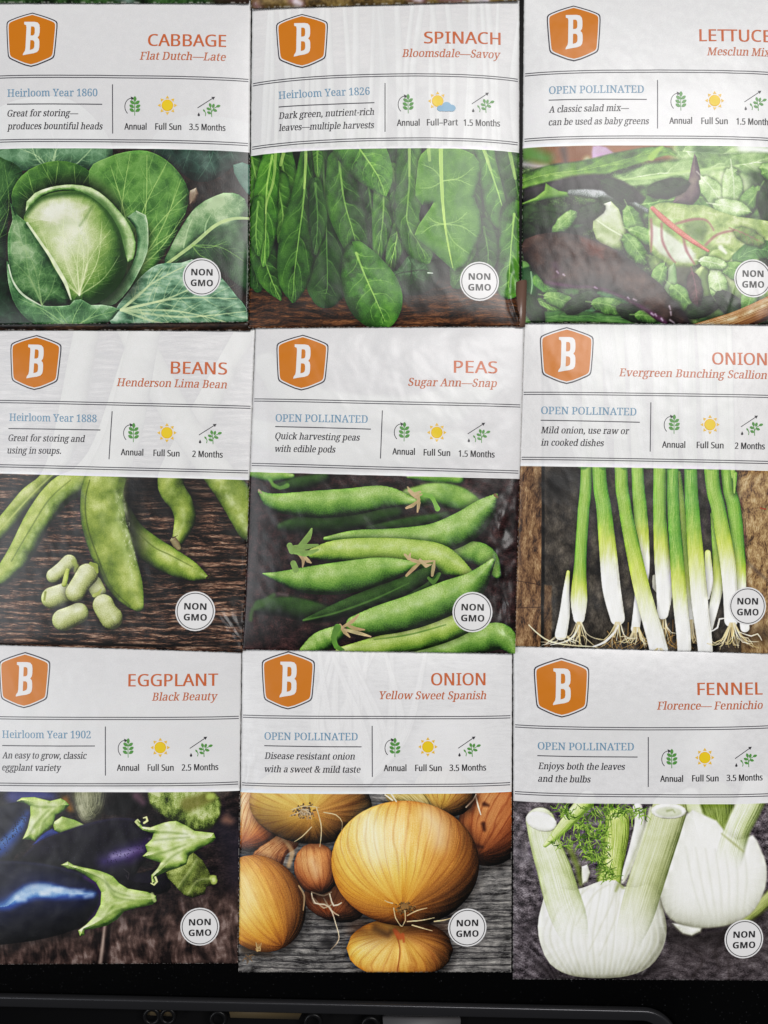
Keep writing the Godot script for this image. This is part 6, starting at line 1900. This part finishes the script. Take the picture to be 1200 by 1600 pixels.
# a bar of the given cross-section (across in pixels, height in mm) swept along a line of pixels
func swept(path: PackedVector2Array, section: PackedVector2Array) -> ArrayMesh:
	var st := SurfaceTool.new()
	st.begin(Mesh.PRIMITIVE_TRIANGLES)
	st.set_smooth_group(0)
	var rows := []
	for i in path.size():
		var d := (path[mini(i + 1, path.size() - 1)] - path[maxi(i - 1, 0)]).normalized()
		var n := Vector2(-d.y, d.x)
		var row := PackedVector3Array()
		for s in section:
			var q := path[i] + n * s.x
			row.append(at_px(q, REF_H) * Vector3(1, 0, 1) + Vector3(0, s.y * 0.001, 0))
		rows.append(row)
	var m := section.size()
	for i in path.size() - 1:
		for j in m:
			var a: Vector3 = rows[i][j]
			var b: Vector3 = rows[i][(j + 1) % m]
			var c: Vector3 = rows[i + 1][j]
			var d: Vector3 = rows[i + 1][(j + 1) % m]
			for v in [a, c, b, b, c, d]: st.add_vertex(v)
	st.index()
	st.generate_normals()
	return st.commit()


func build_tray() -> void:
	var steel := StandardMaterial3D.new()
	steel.albedo_color = rgb(58, 58, 61)
	steel.metallic = 0.55
	steel.roughness = 0.27
	var t := Node3D.new()
	t.name = "metal_tray"
	add_child(t)
	tag(t, "black metal tray below the bottom row, its rounded rim corner at the right", "tray")
	var path := PackedVector2Array()
	for i in 25:
		path.append(Vector2(-140, 1564.5).lerp(Vector2(1004, 1589.5), i / 24.0))
	for i in range(1, 13):
		var a := lerpf(-PI / 2, 0.0, i / 12.0)
		path.append(Vector2(1004 + 46 * cos(a), 1589.5 + 46 + 46 * sin(a)))
	path.append(Vector2(1050, 1760))
	var sec := pv([-13, 0.02, -13, 1.0, -12, 1.9, -10.5, 2.4, -8.5, 2.5, -6.5, 2.2, 8, 0.6, 10.5, 0.0, 12, -1.2, 12, -3.0, 8, -3.0, 8, 0.02])
	put(swept(path, sec), "rim", steel, t)
	var inner := StandardMaterial3D.new()
	inner.albedo_color = rgb(10, 10, 11)
	inner.roughness = 0.8
	inner.metallic_specular = 0.15
	put(slab(pv([-160, 1560, 1070, 1587, 1070, 1780, -160, 1780]), -0.013, -0.014, Rect2(0, 0, 1, 1)), "floor", inner, t)
	# what lies in the tray, just inside the rim
	var tan_mat := StandardMaterial3D.new()
	tan_mat.albedo_color = rgb(74, 61, 36)
	tan_mat.roughness = 0.7
	var grey_mat := StandardMaterial3D.new()
	grey_mat.albedo_color = rgb(80, 79, 81)
	grey_mat.roughness = 0.6
	for c in [[[348, 1600, 470, 1604, 462, 1620, 352, 1617], tan_mat, "tan card lying just inside the tray rim", "card", 0], [[598, 1619, 724, 1622, 722, 1650, 600, 1650], grey_mat, "pale grey card lying just inside the tray rim", "card", 1], [[212, 1598, 262, 1600, 258, 1615, 218, 1613], tan_mat, "small tan card behind two black rings in the tray", "card", 2]]:
		var o := put(slab(pv(c[0]), -0.0085, -0.0128, Rect2(0, 0, 1, 1)), "card", c[1], self)
		tag(o, c[2], c[3], "cards in the tray")
	var black := StandardMaterial3D.new()
	black.albedo_color = rgb(16, 16, 17)
	black.roughness = 0.3
	black.metallic_specular = 0.25
	var k := 0
	for x in [[226, 1612, 15], [252, 1612, 14], [333, 1617, 15], [486, 1622, 16], [578, 1627, 16]]:
		var tm := TorusMesh.new()
		tm.inner_radius = x[2] * PX * 0.52
		tm.outer_radius = x[2] * PX
		tm.rings = 40
		tm.ring_segments = 14
		var o := put(tm, "ring", black, self)
		o.position = at_px(Vector2(x[0], x[1]), REF_H) * Vector3(1, 0, 1) + Vector3(0, -0.0075, 0)
		tag(o, ["glossy black ring on the small tan card, nearer the left edge", "glossy black ring on the small tan card, nearer the right", "glossy black ring just left of the long tan card", "glossy black ring at the right end of the tan card", "glossy black ring beside the pale grey card"][k], "ring", "black rings in the tray")
		k += 1
